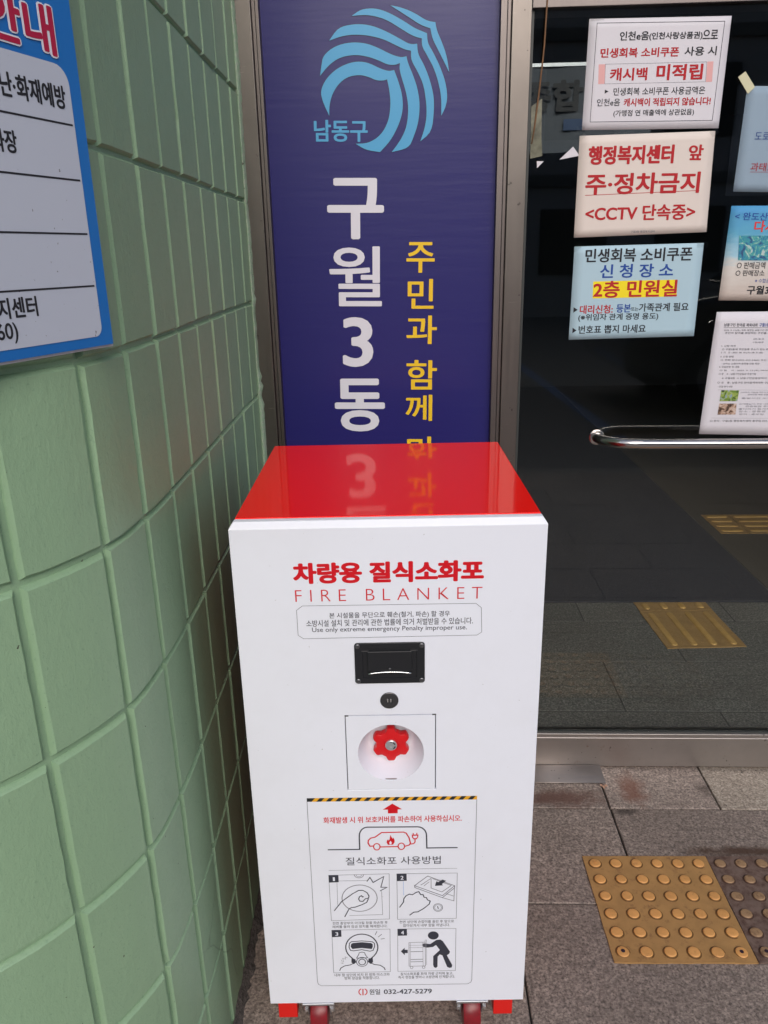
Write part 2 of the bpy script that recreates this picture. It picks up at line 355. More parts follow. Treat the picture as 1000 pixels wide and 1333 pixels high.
def graphic(parent, entries, place, name, label=None, smooth=False):
    """all strokes and filled shapes of one printed picture as one mesh; later shapes sit a hair proud of earlier ones"""
    bm = bmesh.new(); mats = []; k = 0
    for e in entries:
        col = e[2]
        if MT[col] not in mats: mats.append(MT[col])
        mi = mats.index(MT[col]); k += 1
        pl = (lambda d: (lambda x, z: place(x, z, d)))(k*.000012)
        if e[0] == 'l':
            P = [Vector(p) for p in e[1]]; Q = []
            for i, p in enumerate(P):
                Q.append(p)
                if i < len(P)-1 or e[4]:
                    q = P[(i+1) % len(P)]; n = int((q-p).length/.018)
                    for r in range(1, n): Q.append(p.lerp(q, r/n))
            ribbon(bm, Q, e[3], e[4], pl, mi)
        elif len(e[1]) == 4:
            A, B, C_, D = [Vector(p) for p in e[1]]; n = max(1, int((B-A).length/.012)); m2 = max(1, int((D-A).length/.012))
            G_ = [[bm.verts.new(pl(*(A.lerp(B, i/n).lerp(D.lerp(C_, i/n), j/m2)))) for j in range(m2+1)] for i in range(n+1)]
            for i in range(n):
                for j in range(m2): f = bm.faces.new((G_[i][j], G_[i+1][j], G_[i+1][j+1], G_[i][j+1])); f.material_index = mi
        else:
            pts = smooth_loop(e[1]) if smooth else e[1]
            vs = [bm.verts.new(pl(*p)) for p in pts]
            for tri in tessellate_polygon([[Vector((p[0], p[1], 0)) for p in pts]]):
                f = bm.faces.new([vs[q] for q in tri]); f.material_index = mi
    me = bpy.data.meshes.new(name); bm.to_mesh(me); bm.free()
    for m in mats: me.materials.append(m)
    return link(name, me, parent, label)
DATA = {
 'sign': [
  ('t', '구', [-0.1975, 1.5256, -0.0652, 1.5228, 0.1328], 'sign_white', 0.038),
  ('t', '월', [-0.1988, 1.375, -0.0732, 1.3727, 0.1366], 'sign_white', 0.018),
  ('t', '3', [-0.1727, 1.2207, -0.0973, 1.2196, 0.1197], 'sign_white', 0.038),
  ('t', '동', [-0.1978, 1.0653, -0.0716, 1.0638, 0.134], 'sign_white', 0.038),
  ('t', '주', [-0.0143, 1.415, 0.0524, 1.4138, 0.0688], 'sign_yellow', 0.02),
  ('t', '민', [-0.0121, 1.3322, 0.0504, 1.3311, 0.0687], 'sign_yellow', 0.02),
  ('t', '과', [-0.0159, 1.2481, 0.058, 1.2469, 0.0679], 'sign_yellow', 0.02),
  ('t', '함', [-0.0169, 1.1391, 0.0583, 1.1381, 0.0727], 'sign_yellow', 0.02),
  ('t', '께', [-0.02, 1.0565, 0.047, 1.0557, 0.0662], 'sign_yellow', 0.02),
  ('t', '만', [-0.0172, 0.9462, 0.0558, 0.9455, 0.0735], 'sign_yellow', 0.02),
  ('t', '남동구', [-0.2203, 1.69, -0.0988, 1.6872, 0.045], 'sign_blue', 0.03),
 ],
 'emblem': [
  ('p', [[-0.1843, 1.7197], [-0.1982, 1.749], [-0.202, 1.7704], [-0.188, 1.7943], [-0.1613, 1.8146], [-0.127, 1.8256], [-0.0967, 1.8236], [-0.0699, 1.811], [-0.0498, 1.8045], [-0.0376, 1.8066], [-0.0284, 1.7842], [-0.0199, 1.7567], [-0.0189, 1.7262], [-0.0295, 1.6955], [-0.0487, 1.6647], [-0.072, 1.6431], [-0.1047, 1.6483], [-0.1267, 1.6614], [-0.0974, 1.662], [-0.0692, 1.6777], [-0.0515, 1.7053], [-0.0461, 1.7391], [-0.0484, 1.7666], [-0.0534, 1.789], [-0.0603, 1.7868], [-0.0772, 1.7872], [-0.094, 1.7949], [-0.1143, 1.7996], [-0.1416, 1.7961], [-0.1626, 1.7816], [-0.1771, 1.7607], [-0.1835, 1.7394]], 'sign_blue'),
  ('p', [[-0.2014, 1.7994], [-0.1978, 1.8185], [-0.1928, 1.8392], [-0.1664, 1.8562], [-0.1326, 1.8629], [-0.0991, 1.8602], [-0.0725, 1.8507], [-0.0425, 1.8364], [-0.0224, 1.8305], [-0.0103, 1.8326], [-0.0071, 1.8195], [0.0042, 1.7953], [0.0142, 1.768], [0.0189, 1.7375], [0.0153, 1.7006], [0.0034, 1.6697], [-0.0072, 1.6498], [-0.0455, 1.6425], [-0.0244, 1.6672], [-0.0102, 1.695], [-0.0065, 1.732], [-0.0116, 1.7626], [-0.0209, 1.79], [-0.0261, 1.8081], [-0.0246, 1.8199], [-0.0361, 1.8161], [-0.0529, 1.8177], [-0.073, 1.8271], [-0.0997, 1.8355], [-0.1266, 1.8386], [-0.1572, 1.8341], [-0.1814, 1.8199]], 'sign_blue'),
  ('p', [[-0.1781, 1.867], [-0.1584, 1.891], [-0.1248, 1.897], [-0.0915, 1.8949], [-0.0584, 1.8836], [-0.0253, 1.867], [-0.0021, 1.8547], [0.0133, 1.856], [0.0146, 1.8366], [0.0279, 1.8156], [0.04, 1.7884], [0.0495, 1.755], [0.0503, 1.7245], [0.0449, 1.6813], [0.0193, 1.6631], [0.029, 1.6879], [0.0345, 1.7187], [0.0312, 1.7555], [0.0245, 1.7828], [0.011, 1.8071], [-0.0003, 1.8252], [-0.0002, 1.8429], [-0.0122, 1.845], [-0.0322, 1.8537], [-0.0587, 1.8662], [-0.092, 1.8746], [-0.1254, 1.8773], [-0.1523, 1.8745]], 'sign_blue'),
  ('p', [[-0.1276, 1.9121], [-0.1073, 1.9241], [-0.0775, 1.9255], [-0.0511, 1.9179], [-0.0183, 1.9015], [0.0081, 1.8852], [0.0347, 1.8753], [0.036, 1.8566], [0.048, 1.8387], [0.0629, 1.8117], [0.0752, 1.7815], [0.0801, 1.7512], [0.0755, 1.73], [0.0661, 1.7136], [0.0666, 1.7485], [0.0603, 1.7789], [0.0494, 1.8091], [0.0346, 1.8332], [0.0233, 1.8511], [0.0234, 1.8657], [0.0047, 1.8703], [-0.0251, 1.8873], [-0.0514, 1.9025], [-0.0778, 1.9107], [-0.101, 1.9136]], 'sign_blue'),
  ('p', [[-0.0443, 1.9297], [-0.018, 1.9244], [0.0083, 1.914], [0.0347, 1.8983], [0.0526, 1.8956], [0.0559, 1.8793], [0.068, 1.8557], [0.0782, 1.8291], [0.0831, 1.7993], [0.0716, 1.8204], [0.058, 1.8443], [0.046, 1.8651], [0.042, 1.8843], [0.0214, 1.8907], [-0.005, 1.9069]], 'sign_blue'),
 ],
 'cab': [
  ('t', '차량용 질식소화포', [-0.1462, 0.9662, 0.1449, 0.9662, 0.0349], 'print_red', 0.062),
  ('t', 'FIRE BLANKET', [-0.1447, 0.929, 0.1431, 0.929, 0.0197], 'print_red', -0.004),
  ('t', '본 시설물을 무단으로 훼손(철거, 파손) 할 경우', [-0.0937, 0.8939, 0.0936, 0.8939, 0.0114], 'print_dark', 0.008),
  ('t', '소방시설 설치 및 관리에 관한 법률에 의거 처벌받을 수 있습니다.', [-0.13, 0.8817, 0.1294, 0.8817, 0.0114], 'print_dark', 0.008),
  ('t', 'Use only extreme emergency Penalty improper use.', [-0.1216, 0.8694, 0.1202, 0.8694, 0.0103], 'print_dark', 0.002),
  ('t', '화재발생 시 위 보호커버를 파손하여 사용하십시오.', [-0.12, 0.5066, 0.1173, 0.5066, 0.0133], 'print_red', 0.02),
  ('t', '질식소화포 사용방법', [-0.0848, 0.418, 0.0816, 0.418, 0.0172], 'print_dark', 0.004),
  ('t', '전면 중앙부의 아크릴 창을 파손한 후', [-0.1135, 0.2787, -0.0138, 0.2787, 0.0065], 'print_dark', 0.002),
  ('t', '레버를 돌려 잠금 장치를 해제합니다.', [-0.1138, 0.2704, -0.0145, 0.2704, 0.0065], 'print_dark', 0.002),
  ('t', '전면 상단에 손잡이를 올린 후 앞으로', [0.0076, 0.2792, 0.1061, 0.2792, 0.0065], 'print_dark', 0.002),
  ('t', '잡아당겨서 내부 함을 꺼냅니다.', [0.014, 0.2707, 0.0988, 0.2707, 0.007], 'print_dark', 0.002),
  ('t', '내부 함 상단에 비치 된 방화 마스크와', [-0.1148, 0.1543, -0.0122, 0.1543, 0.0073], 'print_dark', 0.002),
  ('t', '방화 장갑을 착용합니다.', [-0.0965, 0.1463, -0.0312, 0.1463, 0.0077], 'print_dark', 0.002),
  ('t', '질식소화포를 화재 차량 근처에 놓고,', [0.008, 0.1541, 0.1058, 0.1541, 0.0073], 'print_dark', 0.002),
  ('t', '즉시 현장을 벗어나 소방관에 인계합니다.', [0.0038, 0.1461, 0.1094, 0.1461, 0.0073], 'print_dark', 0.002),
  ('t', '원일', [-0.051, 0.1109, -0.0307, 0.1109, 0.0138], 'print_dark', 0.012),
  ('t', '032-427-5279', [-0.024, 0.1106, 0.0665, 0.1106, 0.0116], 'print_dark', 0.03),
 ],
 'frameprint': [
  ('l', [[-0.1347, 0.912], [0.1336, 0.9111], [0.1421, 0.9035], [0.1436, 0.8615], [0.1363, 0.8563], [-0.1356, 0.8554], [-0.1438, 0.8615], [-0.144, 0.9047]], 'print_dark', 0.0006, 1),
  ('l', [[-0.1461, 0.5462], [-0.1474, 0.1405], [-0.146, 0.132], [-0.1398, 0.1283], [0.1333, 0.1271], [0.1396, 0.1315], [0.141, 0.1379], [0.1422, 0.5458]], 'print_dark', 0.0007, 0),
  ('l', [[-0.1155, 0.399], [0.1105, 0.3989]], 'print_dark', 0.0005, 0),
  ('l', [[-0.116, 0.3881], [-0.0092, 0.3892], [-0.0103, 0.2867], [-0.1154, 0.2851]], 'print_dark', 0.0006, 1),
  ('l', [[0.0042, 0.3889], [0.1109, 0.3884], [0.1103, 0.2856], [0.0044, 0.2856]], 'print_dark', 0.0006, 1),
  ('l', [[-0.1157, 0.2627], [-0.0098, 0.2631], [-0.0108, 0.1606], [-0.1161, 0.16]], 'print_dark', 0.0006, 1),
  ('l', [[0.0041, 0.2628], [0.11, 0.262], [0.1101, 0.1608], [0.0033, 0.1611]], 'print_dark', 0.0006, 1),
  ('p', [[-0.116, 0.3881], [-0.0989, 0.3885], [-0.0986, 0.3727], [-0.1157, 0.3719]], 'print_dark'),
  ('p', [[0.0042, 0.3889], [0.0215, 0.3889], [0.0217, 0.3731], [0.0046, 0.3727]], 'print_dark'),
  ('p', [[-0.1157, 0.2627], [-0.0985, 0.2627], [-0.0985, 0.2471], [-0.1158, 0.2463]], 'print_dark'),
  ('p', [[0.0041, 0.2628], [0.0209, 0.2628], [0.0211, 0.2472], [0.0045, 0.2468]], 'print_dark'),
 ],
 'hazard': [
  ('p', [[-0.1464, 0.5458], [-0.1461, 0.5532], [-0.1319, 0.553], [-0.1384, 0.5458]], 'print_black'),
  ('p', [[-0.1384, 0.5458], [-0.1319, 0.553], [-0.1239, 0.553], [-0.1304, 0.5457]], 'print_amber'),
  ('p', [[-0.1304, 0.5457], [-0.1239, 0.553], [-0.1159, 0.553], [-0.1223, 0.5457]], 'print_black'),
  ('p', [[-0.1223, 0.5457], [-0.1159, 0.553], [-0.1079, 0.5529], [-0.1143, 0.5457]], 'print_amber'),
  ('p', [[-0.1143, 0.5457], [-0.1079, 0.5529], [-0.0999, 0.5529], [-0.1063, 0.5457]], 'print_black'),
  ('p', [[-0.1063, 0.5457], [-0.0999, 0.5529], [-0.0919, 0.5529], [-0.0983, 0.5456]], 'print_amber'),
  ('p', [[-0.0983, 0.5456], [-0.0919, 0.5529], [-0.0839, 0.5529], [-0.0902, 0.5456]], 'print_black'),
  ('p', [[-0.0902, 0.5456], [-0.0839, 0.5529], [-0.0758, 0.5528], [-0.0822, 0.5456]], 'print_amber'),
  ('p', [[-0.0822, 0.5456], [-0.0758, 0.5528], [-0.0678, 0.5528], [-0.0742, 0.5456]], 'print_black'),
  ('p', [[-0.0742, 0.5456], [-0.0678, 0.5528], [-0.0598, 0.5528], [-0.0661, 0.5456]], 'print_amber'),
  ('p', [[-0.0661, 0.5456], [-0.0598, 0.5528], [-0.0518, 0.5528], [-0.0581, 0.5455]], 'print_black'),
  ('p', [[-0.0581, 0.5455], [-0.0518, 0.5528], [-0.0438, 0.5528], [-0.0501, 0.5455]], 'print_amber'),
  ('p', [[-0.0501, 0.5455], [-0.0438, 0.5528], [-0.0358, 0.5527], [-0.0421, 0.5455]], 'print_black'),
  ('p', [[-0.0421, 0.5455], [-0.0358, 0.5527], [-0.0278, 0.5527], [-0.034, 0.5455]], 'print_amber'),
  ('p', [[-0.034, 0.5455], [-0.0278, 0.5527], [-0.0197, 0.5527], [-0.026, 0.5454]], 'print_black'),
  ('p', [[-0.026, 0.5454], [-0.0197, 0.5527], [-0.0117, 0.5527], [-0.018, 0.5454]], 'print_amber'),
  ('p', [[-0.018, 0.5454], [-0.0117, 0.5527], [-0.0037, 0.5526], [-0.0099, 0.5454]], 'print_black'),
  ('p', [[-0.0099, 0.5454], [-0.0037, 0.5526], [0.0043, 0.5526], [-0.0019, 0.5454]], 'print_amber'),
  ('p', [[-0.0019, 0.5454], [0.0043, 0.5526], [0.0123, 0.5526], [0.0061, 0.5453]], 'print_black'),
  ('p', [[0.0061, 0.5453], [0.0123, 0.5526], [0.0203, 0.5526], [0.0141, 0.5453]], 'print_amber'),
  ('p', [[0.0141, 0.5453], [0.0203, 0.5526], [0.0283, 0.5525], [0.0222, 0.5453]], 'print_black'),
  ('p', [[0.0222, 0.5453], [0.0283, 0.5525], [0.0363, 0.5525], [0.0302, 0.5453]], 'print_amber'),
  ('p', [[0.0302, 0.5453], [0.0363, 0.5525], [0.0443, 0.5525], [0.0382, 0.5452]], 'print_black'),
  ('p', [[0.0382, 0.5452], [0.0443, 0.5525], [0.0524, 0.5525], [0.0462, 0.5452]], 'print_amber'),
  ('p', [[0.0462, 0.5452], [0.0524, 0.5525], [0.0604, 0.5524], [0.0543, 0.5452]], 'print_black'),
  ('p', [[0.0543, 0.5452], [0.0604, 0.5524], [0.0684, 0.5524], [0.0623, 0.5452]], 'print_amber'),
  ('p', [[0.0623, 0.5452], [0.0684, 0.5524], [0.0764, 0.5524], [0.0703, 0.5452]], 'print_black'),
  ('p', [[0.0703, 0.5452], [0.0764, 0.5524], [0.0844, 0.5524], [0.0783, 0.5451]], 'print_amber'),
  ('p', [[0.0783, 0.5451], [0.0844, 0.5524], [0.0924, 0.5523], [0.0864, 0.5451]], 'print_black'),
  ('p', [[0.0864, 0.5451], [0.0924, 0.5523], [0.1004, 0.5523], [0.0944, 0.5451]], 'print_amber'),
  ('p', [[0.0944, 0.5451], [0.1004, 0.5523], [0.1084, 0.5523], [0.1024, 0.5451]], 'print_black'),
  ('p', [[0.1024, 0.5451], [0.1084, 0.5523], [0.1164, 0.5523], [0.1104, 0.545]], 'print_amber'),
  ('p', [[0.1104, 0.545], [0.1164, 0.5523], [0.1244, 0.5523], [0.1185, 0.545]], 'print_black'),
  ('p', [[0.1185, 0.545], [0.1244, 0.5523], [0.1325, 0.5522], [0.1265, 0.545]], 'print_amber'),
  ('p', [[0.1265, 0.545], [0.1325, 0.5522], [0.1405, 0.5522], [0.1345, 0.545]], 'print_black'),
  ('p', [[0.1345, 0.545], [0.1405, 0.5522], [0.1424, 0.5523], [0.1425, 0.5449]], 'print_amber'),
 ],
 'arrow': [
  ('p', [[-0.0179, 0.5269], [-0.0013, 0.539], [0.0152, 0.5271], [0.0077, 0.5268], [0.0076, 0.5189], [-0.0092, 0.5189], [-0.009, 0.5268]], 'print_red'),
 ],
 'carpic': [
  ('l', [[-0.1151, 0.4441], [-0.0595, 0.4437], [-0.0595, 0.4677], [-0.0593, 0.4733], [-0.0587, 0.4779], [-0.0572, 0.4821], [-0.0549, 0.4858], [-0.052, 0.4885], [-0.0486, 0.4902], [-0.0451, 0.4908], [0.0416, 0.4897], [0.0455, 0.489], [0.0491, 0.4872], [0.0522, 0.4843], [0.0546, 0.4806], [0.0562, 0.4762], [0.0567, 0.4716], [0.0573, 0.4442], [0.1108, 0.4439]], 'print_dark', 0.0023, 0),
  ('l', [[-0.0346, 0.4506], [-0.0413, 0.45], [-0.0447, 0.4567], [-0.044, 0.4628], [-0.04, 0.4674], [-0.0321, 0.4694], [-0.0208, 0.4789], [0.0171, 0.4791], [0.0215, 0.4769], [0.0264, 0.4674], [0.0289, 0.4551], [0.0271, 0.4515], [0.0192, 0.4487]], 'print_red', 0.0022, 0),
  ('l', [[-0.0238, 0.4482], [0.0068, 0.4483]], 'print_red', 0.0022, 0),
  ('l', [[-0.024, 0.4486], [-0.0243, 0.4468], [-0.0249, 0.4451], [-0.0258, 0.4437], [-0.027, 0.4426], [-0.0283, 0.442], [-0.0298, 0.4418], [-0.0312, 0.442], [-0.0326, 0.4428], [-0.0337, 0.4439], [-0.0345, 0.4453], [-0.0351, 0.447], [-0.0352, 0.4488], [-0.035, 0.4506], [-0.0344, 0.4523], [-0.0335, 0.4537], [-0.0323, 0.4547], [-0.0309, 0.4554], [-0.0295, 0.4556], [-0.028, 0.4553], [-0.0267, 0.4546], [-0.0256, 0.4535], [-0.0247, 0.452], [-0.0242, 0.4504]], 'print_red', 0.002, 1),
  ('l', [[0.0186, 0.4487], [0.0184, 0.447], [0.0178, 0.4453], [0.0169, 0.4439], [0.0157, 0.4428], [0.0144, 0.4421], [0.0129, 0.4419], [0.0115, 0.4422], [0.0101, 0.4429], [0.009, 0.4441], [0.0081, 0.4455], [0.0076, 0.4472], [0.0074, 0.449], [0.0076, 0.4508], [0.0082, 0.4524], [0.0091, 0.4538], [0.0103, 0.4549], [0.0116, 0.4556], [0.0131, 0.4558], [0.0145, 0.4555], [0.0158, 0.4548], [0.017, 0.4537], [0.0179, 0.4522], [0.0184, 0.4505]], 'print_red', 0.002, 1),
  ('l', [[0.0268, 0.4529], [0.0345, 0.4542], [0.0368, 0.4574], [0.0369, 0.4636]], 'print_red', 0.002, 0),
  ('p', [[0.0314, 0.4734], [0.0428, 0.4735], [0.0424, 0.4678], [0.0398, 0.4635], [0.0345, 0.4633], [0.0316, 0.4673]], 'print_red'),
  ('p', [[0.0334, 0.4709], [0.0407, 0.4711], [0.0404, 0.4678], [0.0386, 0.4657], [0.0354, 0.4658], [0.0337, 0.468]], 'print_white'),
  ('l', [[0.034, 0.473], [0.0337, 0.477]], 'print_red', 0.0016, 0),
  ('l', [[0.0398, 0.4732], [0.0402, 0.4772]], 'print_red', 0.0016, 0),
  ('p', [[-0.0057, 0.4739], [-0.004, 0.4692], [-0.0015, 0.4651], [-0.0005, 0.468], [0.0014, 0.4625], [0.0014, 0.4578], [-0.0016, 0.4528], [-0.0102, 0.4526], [-0.0124, 0.4578], [-0.0115, 0.4625], [-0.0097, 0.4642], [-0.0091, 0.4613], [-0.007, 0.4645], [-0.0064, 0.4696]], 'print_red'),
  ('p', [[-0.0056, 0.4612], [-0.0033, 0.4572], [-0.0046, 0.4536], [-0.0072, 0.4537], [-0.008, 0.4573]], 'print_white'),
 ],
 'cab2': [
  ('t', '1', [-0.1088, 0.3804, -0.1052, 0.3804, 0.0083], 'print_white', 0.03),
  ('t', '2', [0.0107, 0.3808, 0.0161, 0.3807, 0.0083], 'print_white', 0.03),
  ('t', '3', [-0.1096, 0.2545, -0.104, 0.2544, 0.0088], 'print_white', 0.03),
  ('t', '4', [0.0101, 0.2551, 0.0156, 0.255, 0.0088], 'print_white', 0.03),
 ],
 'pic1': [
  ('l', [[-0.0982, 0.3753], [-0.0486, 0.375]], 'print_dark', 0.0005, 0),
  ('l', [[-0.102, 0.372], [-0.1025, 0.32]], 'print_dark', 0.0005, 0),
  ('l', [[-0.0233, 0.3509], [-0.0223, 0.2972], [-0.0823, 0.2962]], 'print_dark', 0.0006, 0),
  ('l', [[-0.0542, 0.3886], [-0.0547, 0.3863], [-0.0559, 0.3843], [-0.0578, 0.3826], [-0.0602, 0.3816], [-0.0628, 0.3813], [-0.0653, 0.3817], [-0.0676, 0.3829], [-0.0694, 0.3846], [-0.0706, 0.3867], [-0.0709, 0.389]], 'print_grey', 0.0012, 0),
  ('l', [[-0.0578, 0.3876], [-0.0582, 0.3862], [-0.0593, 0.385], [-0.0609, 0.3842], [-0.0627, 0.3839], [-0.0645, 0.3843], [-0.066, 0.3851], [-0.067, 0.3864], [-0.0673, 0.3878]], 'print_grey', 0.0008, 0),
  ('l', [[-0.0315, 0.335], [-0.0321, 0.3298], [-0.0336, 0.3248], [-0.0361, 0.3201], [-0.0393, 0.3158], [-0.0433, 0.3122], [-0.0479, 0.3092], [-0.0529, 0.3071], [-0.0583, 0.3059], [-0.0638, 0.3055], [-0.0693, 0.3061], [-0.0745, 0.3076], [-0.0794, 0.3099], [-0.0839, 0.3131], [-0.0876, 0.3169], [-0.0906, 0.3213], [-0.0928, 0.3261], [-0.094, 0.3312], [-0.0943, 0.3364], [-0.0936, 0.3416], [-0.092, 0.3466], [-0.0895, 0.3512], [-0.0863, 0.3554], [-0.0823, 0.359], [-0.0777, 0.3618], [-0.0727, 0.3639], [-0.0675, 0.3651], [-0.062, 0.3654], [-0.0566, 0.3649], [-0.0514, 0.3634], [-0.0466, 0.3611], [-0.0422, 0.3581], [-0.0384, 0.3543], [-0.0354, 0.35], [-0.0332, 0.3453], [-0.0319, 0.3402]], 'print_grey', 0.0016, 1),
  ('l', [[-0.1093, 0.3077], [-0.0948, 0.3291], [-0.0855, 0.337], [-0.0746, 0.3463], [-0.0639, 0.3533], [-0.0564, 0.3532], [-0.049, 0.3476], [-0.0459, 0.3399], [-0.0472, 0.335], [-0.0524, 0.3343], [-0.0571, 0.3282], [-0.0625, 0.3287], [-0.0648, 0.3338], [-0.0628, 0.3391], [-0.0591, 0.3414], [-0.0577, 0.3383], [-0.0553, 0.339]], 'print_dark', 0.0018, 0),
  ('l', [[-0.091, 0.2932], [-0.0824, 0.3118], [-0.0781, 0.3144], [-0.0711, 0.3154], [-0.0588, 0.3209], [-0.0505, 0.3258], [-0.0473, 0.3334]], 'print_dark', 0.0018, 0),
  ('l', [[-0.0489, 0.3731], [-0.0433, 0.382], [-0.0379, 0.3706], [-0.0188, 0.3834], [-0.0244, 0.3597], [-0.0136, 0.3591], [-0.026, 0.3513]], 'print_dark', 0.0017, 0),
 ],
 'pic2': [
  ('l', [[0.0157, 0.3717], [0.0159, 0.3405]], 'print_lightblue', 0.0007, 0),
  ('l', [[0.0081, 0.3129], [0.0155, 0.3251], [0.0162, 0.3328], [0.0201, 0.3392], [0.0262, 0.3429], [0.0313, 0.3413], [0.0383, 0.3465], [0.0428, 0.3483], [0.0464, 0.3413], [0.0503, 0.3416], [0.0524, 0.3351], [0.0563, 0.3346], [0.0584, 0.3292], [0.0633, 0.3264], [0.0615, 0.3194], [0.0517, 0.3096], [0.0411, 0.302], [0.0335, 0.3014], [0.0261, 0.2945]], 'print_dark', 0.0018, 0),
  ('l', [[0.0354, 0.3618], [0.0588, 0.3828], [0.1065, 0.3602], [0.085, 0.3382], [0.0354, 0.3618], [0.0359, 0.3576], [0.085, 0.3336], [0.1065, 0.3553], [0.1065, 0.3602]], 'print_dark', 0.001, 0),
  ('l', [[0.0465, 0.3627], [0.0647, 0.3774], [0.0648, 0.3558], [0.084, 0.3466], [0.1005, 0.3607], [0.0668, 0.3773]], 'print_dark', 0.0009, 0),
  ('l', [[0.085, 0.3336], [0.1056, 0.3258], [0.1062, 0.3545]], 'print_dark', 0.0009, 0),
  ('l', [[0.091, 0.3427], [0.1049, 0.337]], 'print_dark', 0.0008, 0),
  ('l', [[0.0519, 0.3607], [0.0615, 0.3699]], 'print_dark', 0.0008, 0),
  ('p', [[0.0717, 0.3606], [0.074, 0.3708], [0.0776, 0.3688], [0.0848, 0.3743], [0.0914, 0.3715], [0.0839, 0.3645], [0.0858, 0.3614]], 'print_dark'),
  ('l', [[0.0854, 0.3112], [0.0852, 0.3089], [0.0844, 0.3067], [0.0831, 0.3049], [0.0814, 0.3035], [0.0794, 0.3027], [0.0773, 0.3024], [0.0751, 0.3027], [0.0732, 0.3037], [0.0715, 0.3052], [0.0702, 0.307], [0.0693, 0.3092], [0.069, 0.3115], [0.0693, 0.3138], [0.0701, 0.316], [0.0714, 0.3178], [0.0731, 0.3192], [0.0751, 0.32], [0.0772, 0.3203], [0.0793, 0.3199], [0.0813, 0.319], [0.083, 0.3175], [0.0843, 0.3157], [0.0851, 0.3135]], 'print_dark', 0.0009, 1),
  ('l', [[0.0833, 0.3112], [0.0831, 0.3095], [0.0825, 0.3079], [0.0816, 0.3066], [0.0803, 0.3056], [0.0788, 0.3049], [0.0773, 0.3047], [0.0757, 0.305], [0.0742, 0.3057], [0.073, 0.3068], [0.072, 0.3082], [0.0714, 0.3098], [0.0712, 0.3115], [0.0714, 0.3132], [0.072, 0.3148], [0.0729, 0.3161], [0.0742, 0.3171], [0.0756, 0.3178], [0.0772, 0.3179], [0.0788, 0.3177], [0.0802, 0.317], [0.0815, 0.3159], [0.0825, 0.3145], [0.0831, 0.3129]], 'print_dark', 0.0006, 1),
  ('l', [[0.0763, 0.3145], [0.0779, 0.3082]], 'print_dark', 0.0014, 0),
 ],
 'pic3': [
  ('l', [[-0.078, 0.1919], [-0.0854, 0.201], [-0.0887, 0.2065], [-0.0908, 0.2126], [-0.0916, 0.2191], [-0.0913, 0.2256], [-0.0897, 0.2318], [-0.0869, 0.2376], [-0.0831, 0.2427], [-0.0785, 0.2469], [-0.0731, 0.2499], [-0.0673, 0.2518], [-0.0613, 0.2523], [-0.0554, 0.2515], [-0.0497, 0.2494], [-0.0445, 0.2461], [-0.0401, 0.2418], [-0.0366, 0.2365], [-0.0342, 0.2306], [-0.0329, 0.2243], [-0.0329, 0.2177], [-0.0342, 0.2114], [-0.0366, 0.2054], [-0.0401, 0.2], [-0.0478, 0.1912]], 'print_dark', 0.0022, 0),
  ('l', [[-0.0855, 0.2214], [-0.0845, 0.2311], [-0.0807, 0.2347], [-0.0618, 0.2362], [-0.043, 0.2338], [-0.0388, 0.2301], [-0.0386, 0.2228], [-0.0416, 0.2131], [-0.0473, 0.2112], [-0.0624, 0.2152], [-0.0774, 0.2127], [-0.0832, 0.2141]], 'print_dark', 0.0016, 1),
  ('p', [[-0.0826, 0.2226], [-0.0815, 0.229], [-0.0783, 0.2314], [-0.0619, 0.233], [-0.0449, 0.2306], [-0.0419, 0.2277], [-0.042, 0.2221], [-0.044, 0.2164], [-0.0623, 0.2193], [-0.0794, 0.2172]], 'print_dark'),
  ('l', [[-0.0523, 0.1855], [-0.0527, 0.1827], [-0.0538, 0.18], [-0.0555, 0.1777], [-0.0577, 0.176], [-0.0602, 0.175], [-0.0629, 0.1746], [-0.0656, 0.1751], [-0.068, 0.1762], [-0.0701, 0.1781], [-0.0717, 0.1804], [-0.0726, 0.1831], [-0.0729, 0.186], [-0.0725, 0.1889], [-0.0713, 0.1915], [-0.0696, 0.1938], [-0.0675, 0.1955], [-0.0649, 0.1965], [-0.0623, 0.1969], [-0.0596, 0.1964], [-0.0572, 0.1953], [-0.0551, 0.1935], [-0.0535, 0.1911], [-0.0526, 0.1884]], 'print_dark', 0.0012, 1),
  ('l', [[-0.0563, 0.1852], [-0.0566, 0.1834], [-0.0573, 0.1817], [-0.0583, 0.1803], [-0.0596, 0.1792], [-0.0612, 0.1786], [-0.0628, 0.1784], [-0.0644, 0.1786], [-0.0659, 0.1794], [-0.0672, 0.1805], [-0.0681, 0.182], [-0.0687, 0.1837], [-0.0688, 0.1855], [-0.0686, 0.1873], [-0.0679, 0.189], [-0.0669, 0.1904], [-0.0655, 0.1915], [-0.064, 0.1922], [-0.0624, 0.1924], [-0.0608, 0.1921], [-0.0593, 0.1913], [-0.058, 0.1902], [-0.0571, 0.1887], [-0.0565, 0.187]], 'print_dark', 0.0016, 1),
  ('l', [[-0.0686, 0.2031], [-0.0672, 0.208], [-0.0619, 0.2095], [-0.0573, 0.2078], [-0.0562, 0.2029], [-0.052, 0.1954], [-0.0726, 0.195], [-0.0686, 0.2031]], 'print_dark', 0.0012, 0),
  ('p', [[-0.082, 0.1944], [-0.0752, 0.1926], [-0.0735, 0.1852], [-0.0781, 0.1803], [-0.0823, 0.1846]], 'print_dark'),
  ('p', [[-0.0502, 0.1937], [-0.0427, 0.1944], [-0.0423, 0.1845], [-0.0474, 0.1805], [-0.0517, 0.1855]], 'print_dark'),
  ('l', [[-0.1049, 0.1652], [-0.1022, 0.1718], [-0.0951, 0.1766], [-0.0847, 0.1788], [-0.0783, 0.1828]], 'print_dark', 0.0017, 0),
